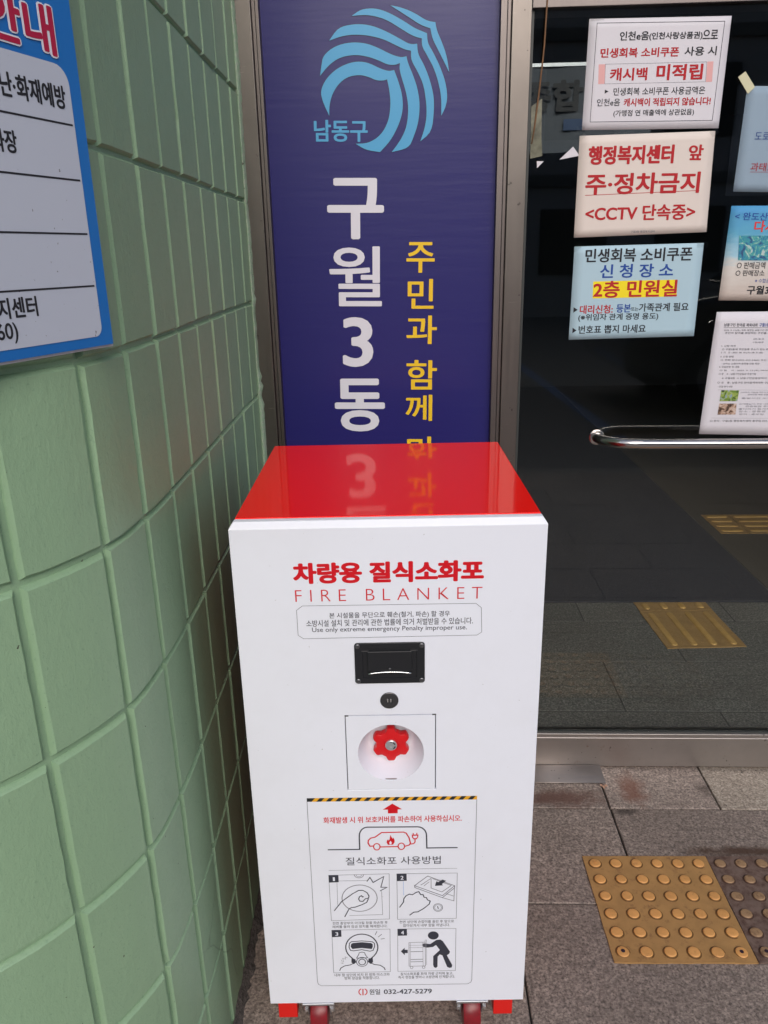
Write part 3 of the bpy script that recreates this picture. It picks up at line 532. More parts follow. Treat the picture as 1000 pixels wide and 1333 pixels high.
  ('l', [[-0.0461, 0.1821], [-0.0393, 0.1787], [-0.0293, 0.1768], [-0.0222, 0.1708], [-0.0202, 0.165]], 'print_dark', 0.0017, 0),
  ('l', [[-0.0371, 0.2501], [-0.0335, 0.2584]], 'print_dark', 0.001, 0),
  ('l', [[-0.0316, 0.2448], [-0.025, 0.2515]], 'print_dark', 0.001, 0),
  ('l', [[-0.0271, 0.2399], [-0.02, 0.2413]], 'print_dark', 0.001, 0),
  ('l', [[-0.1023, 0.1842], [-0.0977, 0.1824], [-0.1014, 0.1916], [-0.0966, 0.1865], [-0.0982, 0.1956], [-0.0926, 0.193], [-0.0937, 0.1988], [-0.0888, 0.1962]], 'print_dark', 0.0006, 0),
 ],
 'pic4': [
  ('p', [[0.0787, 0.246], [0.0784, 0.2435], [0.0774, 0.2412], [0.0758, 0.2392], [0.0738, 0.2377], [0.0714, 0.2368], [0.0689, 0.2366], [0.0663, 0.2369], [0.0639, 0.238], [0.0619, 0.2395], [0.0603, 0.2416], [0.0593, 0.2439], [0.059, 0.2464], [0.0593, 0.2489], [0.0603, 0.2512], [0.0619, 0.2531], [0.0639, 0.2546], [0.0663, 0.2555], [0.0688, 0.2558], [0.0714, 0.2554], [0.0738, 0.2544], [0.0758, 0.2528], [0.0774, 0.2508], [0.0784, 0.2485]], 'print_dark'),
  ('p', [[0.0747, 0.2356], [0.0818, 0.2363], [0.0865, 0.2321], [0.0997, 0.2067], [0.0982, 0.2019], [0.0939, 0.1983], [0.104, 0.1746], [0.1035, 0.1688], [0.0991, 0.1673], [0.0947, 0.1699], [0.0858, 0.1981], [0.0808, 0.2006], [0.077, 0.195], [0.0768, 0.1711], [0.074, 0.1678], [0.0702, 0.1696], [0.0687, 0.1754], [0.0689, 0.1968], [0.081, 0.2112], [0.0738, 0.2235], [0.0683, 0.2188], [0.0562, 0.2175], [0.0497, 0.22], [0.0485, 0.2249], [0.0516, 0.2277], [0.0633, 0.2258]], 'print_dark'),
  ('p', [[0.0093, 0.2096], [0.0165, 0.2179], [0.0161, 0.2131], [0.022, 0.2129], [0.022, 0.2052], [0.0164, 0.2053], [0.0166, 0.2]], 'print_dark'),
  ('l', [[0.0242, 0.1731], [0.0244, 0.2303], [0.054, 0.2308], [0.0546, 0.1732]], 'print_grey', 0.001, 1),
  ('l', [[0.027, 0.1722], [0.0271, 0.2294]], 'print_grey', 0.0006, 0),
  ('l', [[0.0502, 0.1733], [0.0497, 0.2297]], 'print_grey', 0.0006, 0),
  ('l', [[0.0249, 0.2238], [0.0522, 0.2236]], 'print_grey', 0.0006, 0),
  ('l', [[0.0249, 0.2182], [0.0522, 0.2179]], 'print_grey', 0.0006, 0),
  ('l', [[0.0273, 0.2083], [0.0503, 0.2086]], 'print_dark', 0.001, 0),
  ('l', [[0.0271, 0.1895], [0.0502, 0.1898]], 'print_dark', 0.001, 0),
  ('l', [[0.0271, 0.1838], [0.0502, 0.1841]], 'print_dark', 0.001, 0),
  ('l', [[0.0314, 0.17], [0.031, 0.1686], [0.0301, 0.1675], [0.0288, 0.1672], [0.0276, 0.1676], [0.0267, 0.1687], [0.0264, 0.1701], [0.0267, 0.1716], [0.0276, 0.1726], [0.0289, 0.173], [0.0301, 0.1726], [0.031, 0.1715]], 'print_grey', 0.0009, 1),
  ('l', [[0.0536, 0.1699], [0.0533, 0.1685], [0.0524, 0.1675], [0.0511, 0.1671], [0.0499, 0.1675], [0.0489, 0.1686], [0.0486, 0.1701], [0.0489, 0.1715], [0.0499, 0.1725], [0.0511, 0.1729], [0.0524, 0.1725], [0.0533, 0.1714]], 'print_grey', 0.0009, 1),
  ('l', [[0.0537, 0.2296], [0.054, 0.2361], [0.0565, 0.236], [0.0568, 0.1757]], 'print_grey', 0.0006, 0),
 ],
 'maker': [
  ('l', [[-0.0665, 0.1036], [-0.068, 0.1046], [-0.0692, 0.106], [-0.07, 0.1077], [-0.0706, 0.1095], [-0.0707, 0.1114], [-0.0705, 0.1133], [-0.0698, 0.1151], [-0.0689, 0.1167], [-0.0676, 0.118], [-0.0661, 0.119]], 'print_red', 0.002, 0),
  ('l', [[-0.0597, 0.1189], [-0.0582, 0.1178], [-0.057, 0.1165], [-0.0561, 0.1148], [-0.0556, 0.113], [-0.0555, 0.1111], [-0.0557, 0.1092], [-0.0563, 0.1073], [-0.0573, 0.1057], [-0.0586, 0.1044], [-0.0601, 0.1034]], 'print_red', 0.002, 0),
  ('l', [[-0.0629, 0.1189], [-0.0633, 0.1027]], 'print_red', 0.0022, 0),
 ],
 'pa_q': [
  [0.3771,1.6756],
  [0.6753,1.6724],
  [0.6774,1.8868],
  [0.3792,1.8893],
 ],
 'pa': [
  ('l', [[0.3939, 1.6914], [0.6601, 1.6884], [0.6642, 1.8773], [0.3963, 1.8811]], 'print_dark', 0.0012, 1),
  ('t', '인천e음', [0.446, 1.8556, 0.5078, 1.855, 0.0168], 'ink_black', 0.03),
  ('t', '(인천사랑상품권)', [0.5085, 1.8532, 0.6209, 1.8522, 0.0155], 'ink_black', 0.03),
  ('t', '으로', [0.6212, 1.8539, 0.6532, 1.8536, 0.0173], 'ink_black', 0.03),
  ('t', '민생회복 소비쿠폰', [0.4071, 1.8246, 0.5748, 1.8231, 0.0184], 'ink_red', 0.04),
  ('t', '사용 시', [0.5862, 1.8235, 0.6538, 1.8229, 0.0173], 'ink_black', 0.03),
  ('p', [[0.4049, 1.8032], [0.4191, 1.8033], [0.4203, 1.7655], [0.4065, 1.7654]], 'ink_pink'),
  ('p', [[0.6364, 1.8028], [0.6494, 1.8029], [0.6508, 1.7639], [0.6377, 1.7638]], 'ink_pink'),
  ('l', [[0.4196, 1.8033], [0.6354, 1.8023], [0.6371, 1.7643], [0.4203, 1.7655]], 'ink_grey', 0.0006, 1),
  ('t', '캐시백', [0.4306, 1.7833, 0.5107, 1.7826, 0.0246], 'ink_red', 0.04),
  ('t', '미적립', [0.53, 1.7848, 0.6291, 1.784, 0.0307], 'ink_red', 0.045),
  ('p', [[0.4216, 1.7545], [0.4299, 1.7505], [0.4216, 1.7464]], 'ink_black'),
  ('t', '민생회복 소비쿠폰 사용금액은', [0.4405, 1.7497, 0.6379, 1.7482, 0.0151], 'ink_black', 0.015),
  ('t', '인천e음', [0.4063, 1.7295, 0.4565, 1.7292, 0.0145], 'ink_black', 0.01),
  ('t', '캐시백이 적립되지 않습니다!', [0.4646, 1.7283, 0.6524, 1.727, 0.0159], 'ink_red', 0.035),
  ('t', '(가맹점 연 매출액에 상관없음)', [0.4438, 1.7066, 0.6188, 1.7056, 0.0143], 'ink_black', 0.015),
 ],
 'pb_q': [
  [0.373,1.4512],
  [0.6739,1.4577],
  [0.6692,1.6673],
  [0.3729,1.6643],
 ],
 'pb': [
  ('t', '행정복지센터', [0.3946, 1.6237, 0.5841, 1.6229, 0.0387], 'ink_red', 0.05),
  ('t', '앞', [0.6157, 1.6254, 0.6482, 1.6247, 0.032], 'ink_red', 0.04),
  ('t', '주·정차금지', [0.3919, 1.5643, 0.6475, 1.5635, 0.0444], 'ink_red', 0.04),
  ('l', [[0.3928, 1.5414], [0.6483, 1.5463]], 'ink_red', 0.0012, 0),
  ('t', '<CCTV 단속중>', [0.3959, 1.5025, 0.6438, 1.5021, 0.0341], 'ink_red', 0.035),
  ('t', '구월3동 행정복지센터', [0.5017, 1.4618, 0.5559, 1.4613, 0.0048], 'ink_grey', 0),
 ],
 'pc_q': [
  [0.3743,1.2198],
  [0.6709,1.2239],
  [0.6708,1.4342],
  [0.3756,1.4319],
 ],
 'pc': [
  ('p', [[0.4248, 1.3149], [0.6209, 1.316], [0.6192, 1.3543], [0.4239, 1.3534]], 'ink_yellow'),
  ('t', '민생회복 소비쿠폰', [0.4018, 1.4109, 0.6477, 1.411, 0.0305], 'ink_black', 0.03),
  ('t', '신 청 장 소', [0.4383, 1.3758, 0.6074, 1.3759, 0.0308], 'ink_blue', 0.03),
  ('t', '2층 민원실', [0.4252, 1.3348, 0.6212, 1.3352, 0.0385], 'ink_red', 0.035),
  ('p', [[0.3815, 1.2959], [0.3917, 1.2895], [0.3817, 1.2829]], 'ink_black'),
  ('p', [[0.382, 1.248], [0.3918, 1.2415], [0.3822, 1.2353]], 'ink_black'),
  ('t', '대리신청:', [0.3964, 1.2898, 0.4744, 1.29, 0.02], 'ink_red', 0.03),
  ('t', '등본', [0.4825, 1.2908, 0.5165, 1.2909, 0.0191], 'ink_blue', 0.03),
  ('t', '또는', [0.5172, 1.289, 0.5345, 1.289, 0.0087], 'ink_black', 0.01),
  ('t', '가족관계 필요', [0.5354, 1.2922, 0.6514, 1.2926, 0.0192], 'ink_black', 0.025),
  ('t', '(※위임자 관계 증명 용도)', [0.3941, 1.2706, 0.5828, 1.2712, 0.0179], 'ink_black', 0.02),
  ('t', '번호표 뽑지 마세요', [0.3964, 1.243, 0.5559, 1.2437, 0.0193], 'ink_black', 0.025),
 ],
 'pd_q': [
  [0.7232,1.5423],
  [1.0026,1.5323],
  [0.9878,1.7459],
  [0.727,1.7539],
 ],
 'pd': [
  ('t', '도로교통법에 따라', [0.7564, 1.6548, 0.8951, 1.6516, 0.0177], 'ink_blue', 0.005),
  ('t', '과태료 부과 대상입니다', [0.7551, 1.5926, 0.951, 1.5864, 0.0173], 'ink_red', 0.01),
  ('l', [[0.7554, 1.5821], [0.9527, 1.5767]], 'ink_red', 0.0008, 0),
 ],
 'pe_q': [
  [0.719,1.3055],
  [1.0085,1.2989],
  [0.9933,1.5084],
  [0.7235,1.5124],
 ],
 'pe': [
  ('t', '< 완도산 >', [0.7344, 1.4906, 0.8256, 1.487, 0.0163], 'ink_blue', 0.02),
  ('t', '다시마', [0.7804, 1.4675, 0.8574, 1.466, 0.0245], 'ink_brightred', 0.04),
  ('t', '○ 판매금액', [0.7521, 1.3834, 0.817, 1.3822, 0.0147], 'ink_black', 0.015),
  ('t', '○ 판매장소', [0.7513, 1.3665, 0.8176, 1.3653, 0.0136], 'ink_black', 0.015),
  ('t', '※ 수협공판장 직송 상품', [0.798, 1.3486, 0.8876, 1.347, 0.0091], 'ink_blue', 0.0),
  ('t', '구월3동 새마을회', [0.7821, 1.3278, 0.9416, 1.325, 0.02], 'ink_black', 0.04),
 ],
 'pepic_q': [
  [0.7532,1.3948],
  [0.8726,1.3918],
  [0.8669,1.4464],
  [0.7489,1.4483],
 ],
 'pf_q': [
  [0.7094,0.9846],
  [0.9362,0.9778],
  [0.9183,1.2776],
  [0.7185,1.2792],
 ],
 'pf': [
  ('t', '남동구민 한마음 체육대회', [0.7395, 1.2492, 0.8171, 1.2472, 0.0077], 'ink_black', 0.02),
  ('t', '구월3동 선수단 모집', [0.8211, 1.2476, 0.8815, 1.2466, 0.0084], 'ink_blue', 0.02),
  ('l', [[0.7394, 1.2424], [0.8824, 1.2401]], 'ink_black', 0.0008, 0),
  ('t', '2025. 9. 13.(토) 개최 예정인 남동구민 한마음 체육대회에', [0.7402, 1.2363, 0.8833, 1.2341, 0.0048], 'ink_black', 0),
  ('t', '주민의 참여를 희망하는 주민을 모집하고자', [0.7432, 1.2301, 0.8786, 1.228, 0.0048], 'ink_black', 0),
  ('t', '2025. 08. 20.', [0.8113, 1.215, 0.8369, 1.2146, 0.004], 'ink_grey', 0),
  ('t', '구월3동장', [0.8106, 1.2075, 0.8368, 1.2071, 0.0037], 'ink_grey', 0),
  ('t', '1. 신청 자격', [0.7392, 1.1997, 0.7718, 1.1993, 0.0043], 'ink_black', 0),
  ('t', '○ 구월3동에 주민등록 주소가 있는 주민 누구나', [0.7413, 1.1919, 0.8784, 1.1898, 0.0046], 'ink_black', 0),
  ('t', '2. 기   간 : 2025. 08. 20.(수)~08. 31.(일)', [0.7394, 1.1839, 0.8384, 1.1824, 0.0046], 'ink_black', 0),
  ('t', '3. 신청 방법', [0.7394, 1.1745, 0.7704, 1.1741, 0.0043], 'ink_black', 0),
  ('t', '○ 전화 접수(032-453-5460) 또는 방문접수', [0.741, 1.166, 0.8821, 1.164, 0.0046], 'ink_black', 0),
  ('t', '- 선착순 신청이며 종목별 인원 제한', [0.7443, 1.1575, 0.834, 1.1563, 0.0041], 'ink_black', 0),
  ('t', '4. 모집인원 및 내용', [0.7391, 1.1499, 0.7873, 1.1493, 0.0044], 'ink_black', 0),
  ('t', '○ 일    시 : 2025. 9. 13.(토) 09:00 ~ 16:00', [0.7416, 1.1413, 0.8857, 1.1393, 0.0041], 'ink_black', 0),
  ('t', '○ 장    소 : 남동구민운동장 주경기장', [0.7403, 1.1329, 0.8293, 1.1316, 0.0047], 'ink_black', 0),
  ('t', '※ 구월3동 → 남동구민운동장까지 함께 이동', [0.749, 1.1228, 0.8883, 1.1209, 0.0047], 'ink_black', 0),
  ('t', '○ 내    용 : 남동구민 한마음체육대회 구월3동 대표', [0.7399, 1.1119, 0.8899, 1.1099, 0.005], 'ink_black', 0),
  ('t', '- 모집 경기 내용', [0.7419, 1.1021, 0.7771, 1.1017, 0.0044], 'ink_black', 0),
  ('t', '(OX퀴즈) 구월3동 주민 누구나 참여 가능', [0.7987, 1.0872, 0.8934, 1.086, 0.0039], 'ink_grey', 0),
  ('t', '참여인원 제한 없음', [0.8157, 1.0818, 0.8651, 1.0812, 0.0036], 'ink_grey', 0),
  ('t', '출발시간 오전 9시', [0.8023, 1.0731, 0.8954, 1.0719, 0.0036], 'ink_grey', 0),
  ('t', '(단체줄넘기) 주민 10명 1팀으로', [0.7983, 1.0586, 0.8975, 1.0574, 0.0039], 'ink_grey', 0),
  ('t', '연습일정 추후 안내', [0.8142, 1.053, 0.8983, 1.052, 0.0039], 'ink_grey', 0),
  ('t', '줄다리기 참가자 20명', [0.7986, 1.0466, 0.8992, 1.0454, 0.0039], 'ink_grey', 0),
  ('t', '장소 : 운동장', [0.7994, 1.0404, 0.865, 1.0397, 0.0042], 'ink_grey', 0),
  ('t', '문의 : 총무팀', [0.8015, 1.0335, 0.8601, 1.0328, 0.0036], 'ink_grey', 0),
  ('t', '○ 문의 : 구월3동 행정복지센터 총무팀 032-453-5460', [0.7329, 1.0175, 0.9035, 1.0155, 0.0052], 'ink_black', 0),
  ('l', [[0.7429, 1.0943], [0.9042, 1.0913]], 'ink_grey', 0.0004, 0),
  ('l', [[0.735, 1.0246], [0.9143, 1.0219]], 'ink_grey', 0.0004, 0),
 ],
 'pf1_q': [
  [0.7506,1.0665],
  [0.793,1.066],
  [0.794,1.0922],
  [0.7514,1.0933],
 ],
 'pf2_q': [
  [0.7493,1.0329],
  [0.7927,1.033],
  [0.7922,1.06],
  [0.7504,1.0606],
 ],
}
make_texts([e[1] for k in DATA for e in DATA[k] if e and e[0] == 't'] + ['종합', '주요 업무 안내', '재난·화재예방', '과장', '행정복지센터', '(032-453-5060)'])
# ================= STRUCTURE: ground, road =================
def sheet(name, x0, x1, y0, y1, z, m, kind='structure', parent=None):
    bm = bmesh.new(); bm.faces.new([bm.verts.new(p) for p in ((x0,y0,z),(x1,y0,z),(x1,y1,z),(x0,y1,z))])
    return bmobj(name, bm, m, parent, kind=kind)
sheet('ground', -150, 150, -200, 150, -.16, asphalt)
road = sheet('road', -60, 60, -14.0, -1.36, -.02, asphalt)
# granite pavement: a joint bed with every paver set on it
pav = bpy.data.objects.new('pavement', None); COL.objects.link(pav); pav['kind'] = 'structure'
boxo('joint_bed', -8, 10, -1.2, 1.93, -.15, -.008, joint_m, pav)
def paver_mesh(w_, d_, m):
    bm = bmesh.new(); g = .0022; z0, z1 = -.03, 0.0; b = .0018
    xs = (-w_/2+g, w_/2-g); ys = (-d_/2+g, d_/2-g)
    lo = [bm.verts.new((x, y, z0)) for x, y in ((xs[0],ys[0]),(xs[1],ys[0]),(xs[1],ys[1]),(xs[0],ys[1]))]
    mi = [bm.verts.new((x, y, z1-b)) for x, y in ((xs[0],ys[0]),(xs[1],ys[0]),(xs[1],ys[1]),(xs[0],ys[1]))]
    to = [bm.verts.new((x, y, z1)) for x, y in ((xs[0]+b,ys[0]+b),(xs[1]-b,ys[0]+b),(xs[1]-b,ys[1]-b),(xs[0]+b,ys[1]-b))]
    for a, c in ((lo, mi), (mi, to)):
        for i in range(4): bm.faces.new((a[i], a[(i+1)%4], c[(i+1)%4], c[i]))
    bm.faces.new(to)
    me = bpy.data.meshes.new('paver'); bm.to_mesh(me); bm.free(); me.materials.append(m); return me
PM = {}
def paver(xa, xb, ya, yb, m=None):
    key = (round(xb-xa, 3), round(yb-ya, 3), m is not None)
    if key not in PM: PM[key] = paver_mesh(xb-xa, yb-ya, m or paver_m)
    o = link('paver', PM[key], pav); o.location = ((xa+xb)/2, (ya+yb)/2, random.uniform(-.0012, .0006))
rows = [1.915, 1.713, 1.392, 1.071, .75, .429, .108, -.213, -.534, -.855, -1.2]
starts = {0: [-1.6,-1.0,-.4,.205,.5215,.8155,1.4155,2.0155,2.6], 1: [-1.88,-1.28,-.68,-.08,.5225,1.1225,1.7225,2.3225,2.92], 2: [-1.58,-.98,-.38,.222,.822,1.422,2.022,2.622]}
for r in range(len(rows)-1):
    st = starts[r] if r in starts else [q+(.3 if r % 2 else 0) for q in starts[2]]
    for k in range(len(st)-1):
        light = (r == 0 and k == 5)
        paver(st[k], st[k+1], rows[r+1], rows[r], paver_pale if light else None)
kb = thing('kerb', 'pale concrete kerb along the road edge behind the viewer', 'kerb', (0,-1.29,0))
for k in range(16): boxo('kerbstone', -8+k*1.1, -8+k*1.1+1.09, -.085, .085, -.15, -.012+random.uniform(0,.004), kerb_m, kb)
def line_on_road(p, q, wd, nm):
    p, q = Vector(p), Vector(q); d = (q-p).normalized(); n = Vector((-d.y, d.x))*wd/2; bm = bmesh.new()
    bm.faces.new([bm.verts.new((*v, -.016)) for v in (p-n, q-n, q+n, p+n)]); return bmobj(nm, bm, blue_line_m, kind='structure')
line_on_road((1.665,-2.05), (1.40,-6.6), .13, 'road_marking')
line_on_road((-2.6,-1.6), (-2.4,-8.3), .13, 'road_marking')

# ================= green tiled wall =================
J = [(-2.6,.535),(-2.48,.535),(-2.36,.535),(-2.24,.535),(-2.12,.535),(-2.0,.535),(-1.88,.535),(-1.76,.535),(-1.64,.535),(-1.52,.535),(-1.40,.535),(-1.28,.535),(-1.16,.535),(-1.04,.535),(-.92,.535),(-.803,.537),(-.690,.551),(-.583,.5925),(-.4905,.638),
 (-.4175,.7247),(-.3653,.8333),(-.3557,.948),(-.3566,1.072),(-.3607,1.192),(-.3650,1.312),(-.3695,1.4326),(-.3740,1.5526),(-.3775,1.6695),(-.3800,1.786),(-.3815,1.90)]
J[18] = (-.4962,.634); J[17] = (-.5985,.5705); J[16] = (-.713,.540); J[15] = (-.832,.535); J[14] = (-.952,.535)
for i in range(13, -1, -1): J[i] = (J[i+1][0]-.12, .535)
def cr(i, t):
    g = lambda k: Vector(J[max(0, min(len(J)-1, k))])
    p0, p1, p2, p3 = g(i-1), g(i), g(i+1), g(i+2)
    return .5*((2*p1)+(p2-p0)*t+(2*p0-5*p1+4*p2-p3)*t*t+(3*p1-p0-3*p2+p3)*t*t*t)
def wallpt(s, off, z):
    i = min(len(J)-2, max(0, int(s))); t = s-i; p = cr(i, t); q = cr(i, min(1, t+.01)) - cr(i, max(0, t-.01)); q.normalize()
    n = Vector((q.y, -q.x)); return Vector((p.x+n.x*off, p.y+n.y*off, z))
wall = thing('tiled_wall', 'pale green painted tiled wall curving round on the left of the white cabinet', 'wall', (0,0,0))
DEP = .0068
bm = bmesh.new(); gr = {}
NS = (len(J)-1)*4
for a in range(NS+1):
    s = min(a/4, len(J)-1-1e-6)
    for k, z in enumerate((-.1, 3.6)): gr[a, k] = bm.verts.new(wallpt(s, -DEP, z))
for a in range(NS): bm.faces.new((gr[a,0], gr[a+1,0], gr[a+1,1], gr[a,1]))
bk = [bm.verts.new(p) for p in ((-4.4,2.3,-.1),(-4.4,2.3,3.6))]; bl = [bm.verts.new(p) for p in ((-.40,2.3,-.1),(-.40,2.3,3.6))]
bm.faces.new((gr[0,0], gr[0,1], bk[1], bk[0])); bm.faces.new((gr[NS,0], gr[NS,1], bl[1], bl[0])); bm.faces.new((bk[0], bk[1], bl[1], bl[0]))
bm.faces.new([gr[a,1] for a in range(NS+1)]+[bl[1], bk[1]])
wo = bmobj('wall_core', bm, green, wall, smooth='auto')
RZ = [-.20, .006, .2382, .44, .656, .8802, 1.0997, 1.3202, 1.5456, 1.7673, 1.989, 2.21, 2.43, 2.65]
bm = None
def tile(i, r):
    bm = bmesh.new(); jt = lambda s=.0014: random.uniform(-s, s)
    W = (Vector(J[i+1])-Vector(J[i])).length
    curved = 15 <= i <= 21; ns = 4 if curved else 3; NV = 8; nt_ = 2*(ns+1)+2*(NV-1)
    wv = [random.gauss(0, .00035)+(random.uniform(.0008,.0022)*random.choice((-1,1)) if random.random() < .04 else 0) for _ in range(nt_)]; wz = [random.gauss(0, .00030) for _ in range(nt_)]
    gx = .0046/W + jt(.0006)/W; bx = .0040/W
    s0, s1 = i+gx, i+1-gx; zi = .0032 if i >= 20 else .0042; z0, z1 = RZ[r]+zi+jt(.001), RZ[r+1]-zi+jt(.001); bz = .0030 if i >= 20 else .0042
    if i >= 20: bx = .0034/W
    lev = random.uniform(-.0008, .0008)
    sk = [jt(.0009) for _ in range(4)]
    def ring(ins_s, ins_z, off):
        out = []
        A, B = s0+ins_s, s1-ins_s; C, D = z0+ins_z, z1-ins_z
        for k in range(ns+1): out.append(wallpt(A+(B-A)*k/ns, off, C+sk[0]))
        for k in range(NV-1): out.append(wallpt(B, off, C+(D-C)*(k+1)/NV))
        for k in range(ns+1): out.append(wallpt(B+(A-B)*k/ns, off, D+sk[2]))
        for k in range(NV-1): out.append(wallpt(A, off, D+(C-D)*(k+1)/NV))
        # small handmade waviness
        return [bm.verts.new(p+Vector((0, 0, wz[k]))+ (Vector((J[i+1][0]-J[i][0], J[i+1][1]-J[i][1], 0))/W)*wv[k]) for k, p in enumerate(out)]
    r0 = ring(-.0012/W, -.0012, -DEP-.001); r1 = ring(.0, .0, -DEP*.72); r2 = ring(bx*.75, bz*.72, -.0010+lev); r3 = ring(bx, bz, 0+lev)
    n = len(r0)
    for a, b in ((r0,r1),(r1,r2),(r2,r3)):
        for k in range(n): bm.faces.new((a[k], a[(k+1)%n], b[(k+1)%n], b[k]))
    if ns == 1: bm.faces.new(r3)
    else:
        # bottom run r3[0..ns], right 3, top run, left 3 -> fill as strips between bottom and top
        bot = r3[:ns+1]; top = list(reversed(r3[ns+NV:2*ns+NV+1])); rt = r3[ns+1:ns+NV]; lf = list(reversed(r3[2*ns+NV+1:]))
        for k in range(ns):
            poly = [bot[k], bot[k+1]] + (rt if k == ns-1 else []) + [top[k+1], top[k]] + (list(reversed(lf)) if k == 0 else [])
            bm.faces.new(poly)
    return bmobj('tile', bm, green, wall, smooth='auto', angle=9)
for i in range(14, len(J)-1):
    for r in range(len(RZ)-1): tile(i, r)
# ragged paint bead where the wall meets the steel frame
bm = bmesh.new(); prev = None; rnd = random.Random(3)
M_ = 260
for k in range(M_+1):
    z = -.01+3.0*k/M_; w1 = .0055+.0022*math.sin(k*.13)*math.sin(k*.041+1)+rnd.uniform(-.0012,.0012)+(rnd.uniform(.002,.006) if rnd.random()<.07 else 0)
    if 0.93 < z < 1.12: w1 += .002*rnd.random()
    pr = .002+rnd.uniform(0, .003)
    q = [bm.verts.new(p) for p in ((-.392, 1.858, z), (-.3818, 1.866, z), (-.3815+.002, 1.866-pr, z), (-.3812+w1*.6, 1.8695-pr, z), (-.3812+w1, 1.8745, z), (-.3812+w1, 1.8798, z))]
    if prev:
        for a in range(5): bm.faces.new((prev[a], prev[a+1], q[a+1], q[a]))
    prev = q
bmobj('paint_bead', bm, green_edge, wall, smooth=True)
# rough mortar fillet at the foot of the wall
bm = bmesh.new(); prev = None
for k in range(0, 120):
    s = 15+k*13.8/120; wd = .012+rnd.uniform(0,.014); h = .008+rnd.uniform(0,.012)
    q = [bm.verts.new(p) for p in (wallpt(s, .0005, h+.01), wallpt(s, wd*.5, h*.6), wallpt(s, wd, -.004))]
    if prev:
        for a in range(2): bm.faces.new((prev[a], prev[a+1], q[a+1], q[a]))
    prev = q
bmobj('mortar_fillet', bm, grit, wall, smooth=True)

# ================= shop front frame =================
YD = 1.8803
fr = thing('entrance_frame', 'brushed steel frame of posts round the navy sign and glass entrance', 'door frame', (0,YD,0))
def post(x0, x1, y0, y1, z0, z1, m, **k): return boxo('post', x0, x1, y0-YD, y1-YD, z0, z1, m, fr, bevel=.0016, **k)
post(-.3835, -.3428, YD, YD+.07, -.02, 2.9, frame_steel)
post(-.3426, -.3345, YD+.009, YD+.07, -.02, 2.9, frame_dark)
post(-.3343, -.3262, YD+.004, YD+.07, -.02, 2.9, frame_dark)
post(.2145, .2565, YD, YD+.08, -.005, 2.9, frame_steel)
post(.2055, .2143, YD+.009, YD+.07, -.005, 2.9, frame_dark)
post(.1905, .2053, YD+.004, YD+.07, -.005, 2.9, frame_dark)
boxo('sill', -.326, .1903, .004, .07, -.02, .06, frame_dark, fr, bevel=.001)
boxo('head_rail', .2567, 2.3, 0, .08, 1.9095, 1.972, frame_dark, fr, bevel=.0016)
boxo('head_rail', .2567, 2.3, .006, .08, 1.9725, 1.990, frame_dark, fr, bevel=.001)
post(2.3, 2.36, YD, YD+.08, -.005, 2.9, frame_steel)

# transom glass above the door and building above
facade = thing('facade', 'grey rendered building front above and beside the entrance', 'building', (0,1.9,0))
bm = bmesh.new(); box(bm, -4.4, 9, 0.0, .3, 2.9, 6.5); box(bm, 2.36, 9, 0, .3, -.1, 2.9)
render_m = mat('grey_render', (.30,.29,.27), .8); setn(render_m, bump(render_m, noise(render_m, 80, 4), .5, .003))
bmobj('wall', bm, render_m, facade)
boxo('transom_glass', .2567, 2.3, .010, .016, 1.99, 2.9, glass_m, facade)

# ================= glass door =================
dr = thing('glass_door', 'dark glass entrance door with steel bottom rail and pull bar, covered in paper notices', 'door', (.26,YD,0))
def DX(x): return x-.26
boxo('bottom_rail', DX(.2572), DX(2.295), .0, .045, .0085, .1040, rail_steel, dr, bevel=.0015)
boxo('bottom_rail', DX(.2572), DX(2.295), .003, .040, .1042, .1148, rail_steel, dr, bevel=.0012, label='thin upper channel of the bottom rail')
boxo('gasket', DX(.2575), DX(2.294), .010, .020, .115, .1185, gasket, dr)
boxo('gasket', DX(.2568), DX(.2625), .010, .020, .1186, 1.909, gasket, dr)
GY = .0145
boxo('glass_pane', DX(.2626), DX(2.294), GY, GY+.0001, .1186, 1.9094, glass_m, dr)
# pull bar
bm = bmesh.new(); pts = [(DX(1.30), -.060, .973), (DX(.55), -.060, .9778)]
for a in range(0, 91, 6): pts.append((DX(.550-.092*math.sin(math.radians(a))), -.060+.074*(1-math.cos(math.radians(a))), .9785))
tube(bm, pts, .0126, 20)
bmobj('pull_bar', bm, chrome, dr, smooth='auto')
bm = bmesh.new(); lathe(bm, [(.019,0),(.019,.004),(.014,.006)], 24, Matrix.Translation((DX(.458), .0143, .979)) @ FRONT); bmobj('handle_rose', bm, chrome, dr, smooth='auto')

# loose threshold plate, leaf
tp = thing('threshold_plate', 'thin bent steel plate lying on the pavement under the left end of the door rail', 'metal plate', (.40,1.85,0))
bm = bmesh.new()
prof = [(1.8135-1.85,.0012),(1.8145-1.85,.0030),(1.876-1.85,.0105),(1.879-1.85,.0125)]
A = [bm.verts.new((-.16, y, z)) for y, z in prof]; B = [bm.verts.new((.1345-.004*k/3, y, z)) for k, (y, z) in enumerate(prof)]
for k in range(3): bm.faces.new((A[k], B[k], B[k+1], A[k+1]))
o = bmobj('threshold_plate_sheet', bm, dull_sheet, tp, smooth='auto'); s_ = o.modifiers.new('s', 'SOLIDIFY'); s_.thickness = .0015; s_.offset = 0
o.name = 'sheet'
leaf_m = mat('dry_leaf', (.42,.25,.17), .7)
bm = bmesh.new(); c0 = bm.verts.new((0,0,.004)); rim = []
for k in range(14):
    a = 2*PI*k/14; rr = .0085*(1+.45*math.sin(3*a+.5)+.2*math.sin(7*a)); rim.append(bm.verts.new((rr*math.cos(a)*1.0, rr*math.sin(a)*.8, .002+.004*math.sin(2*a)**2)))
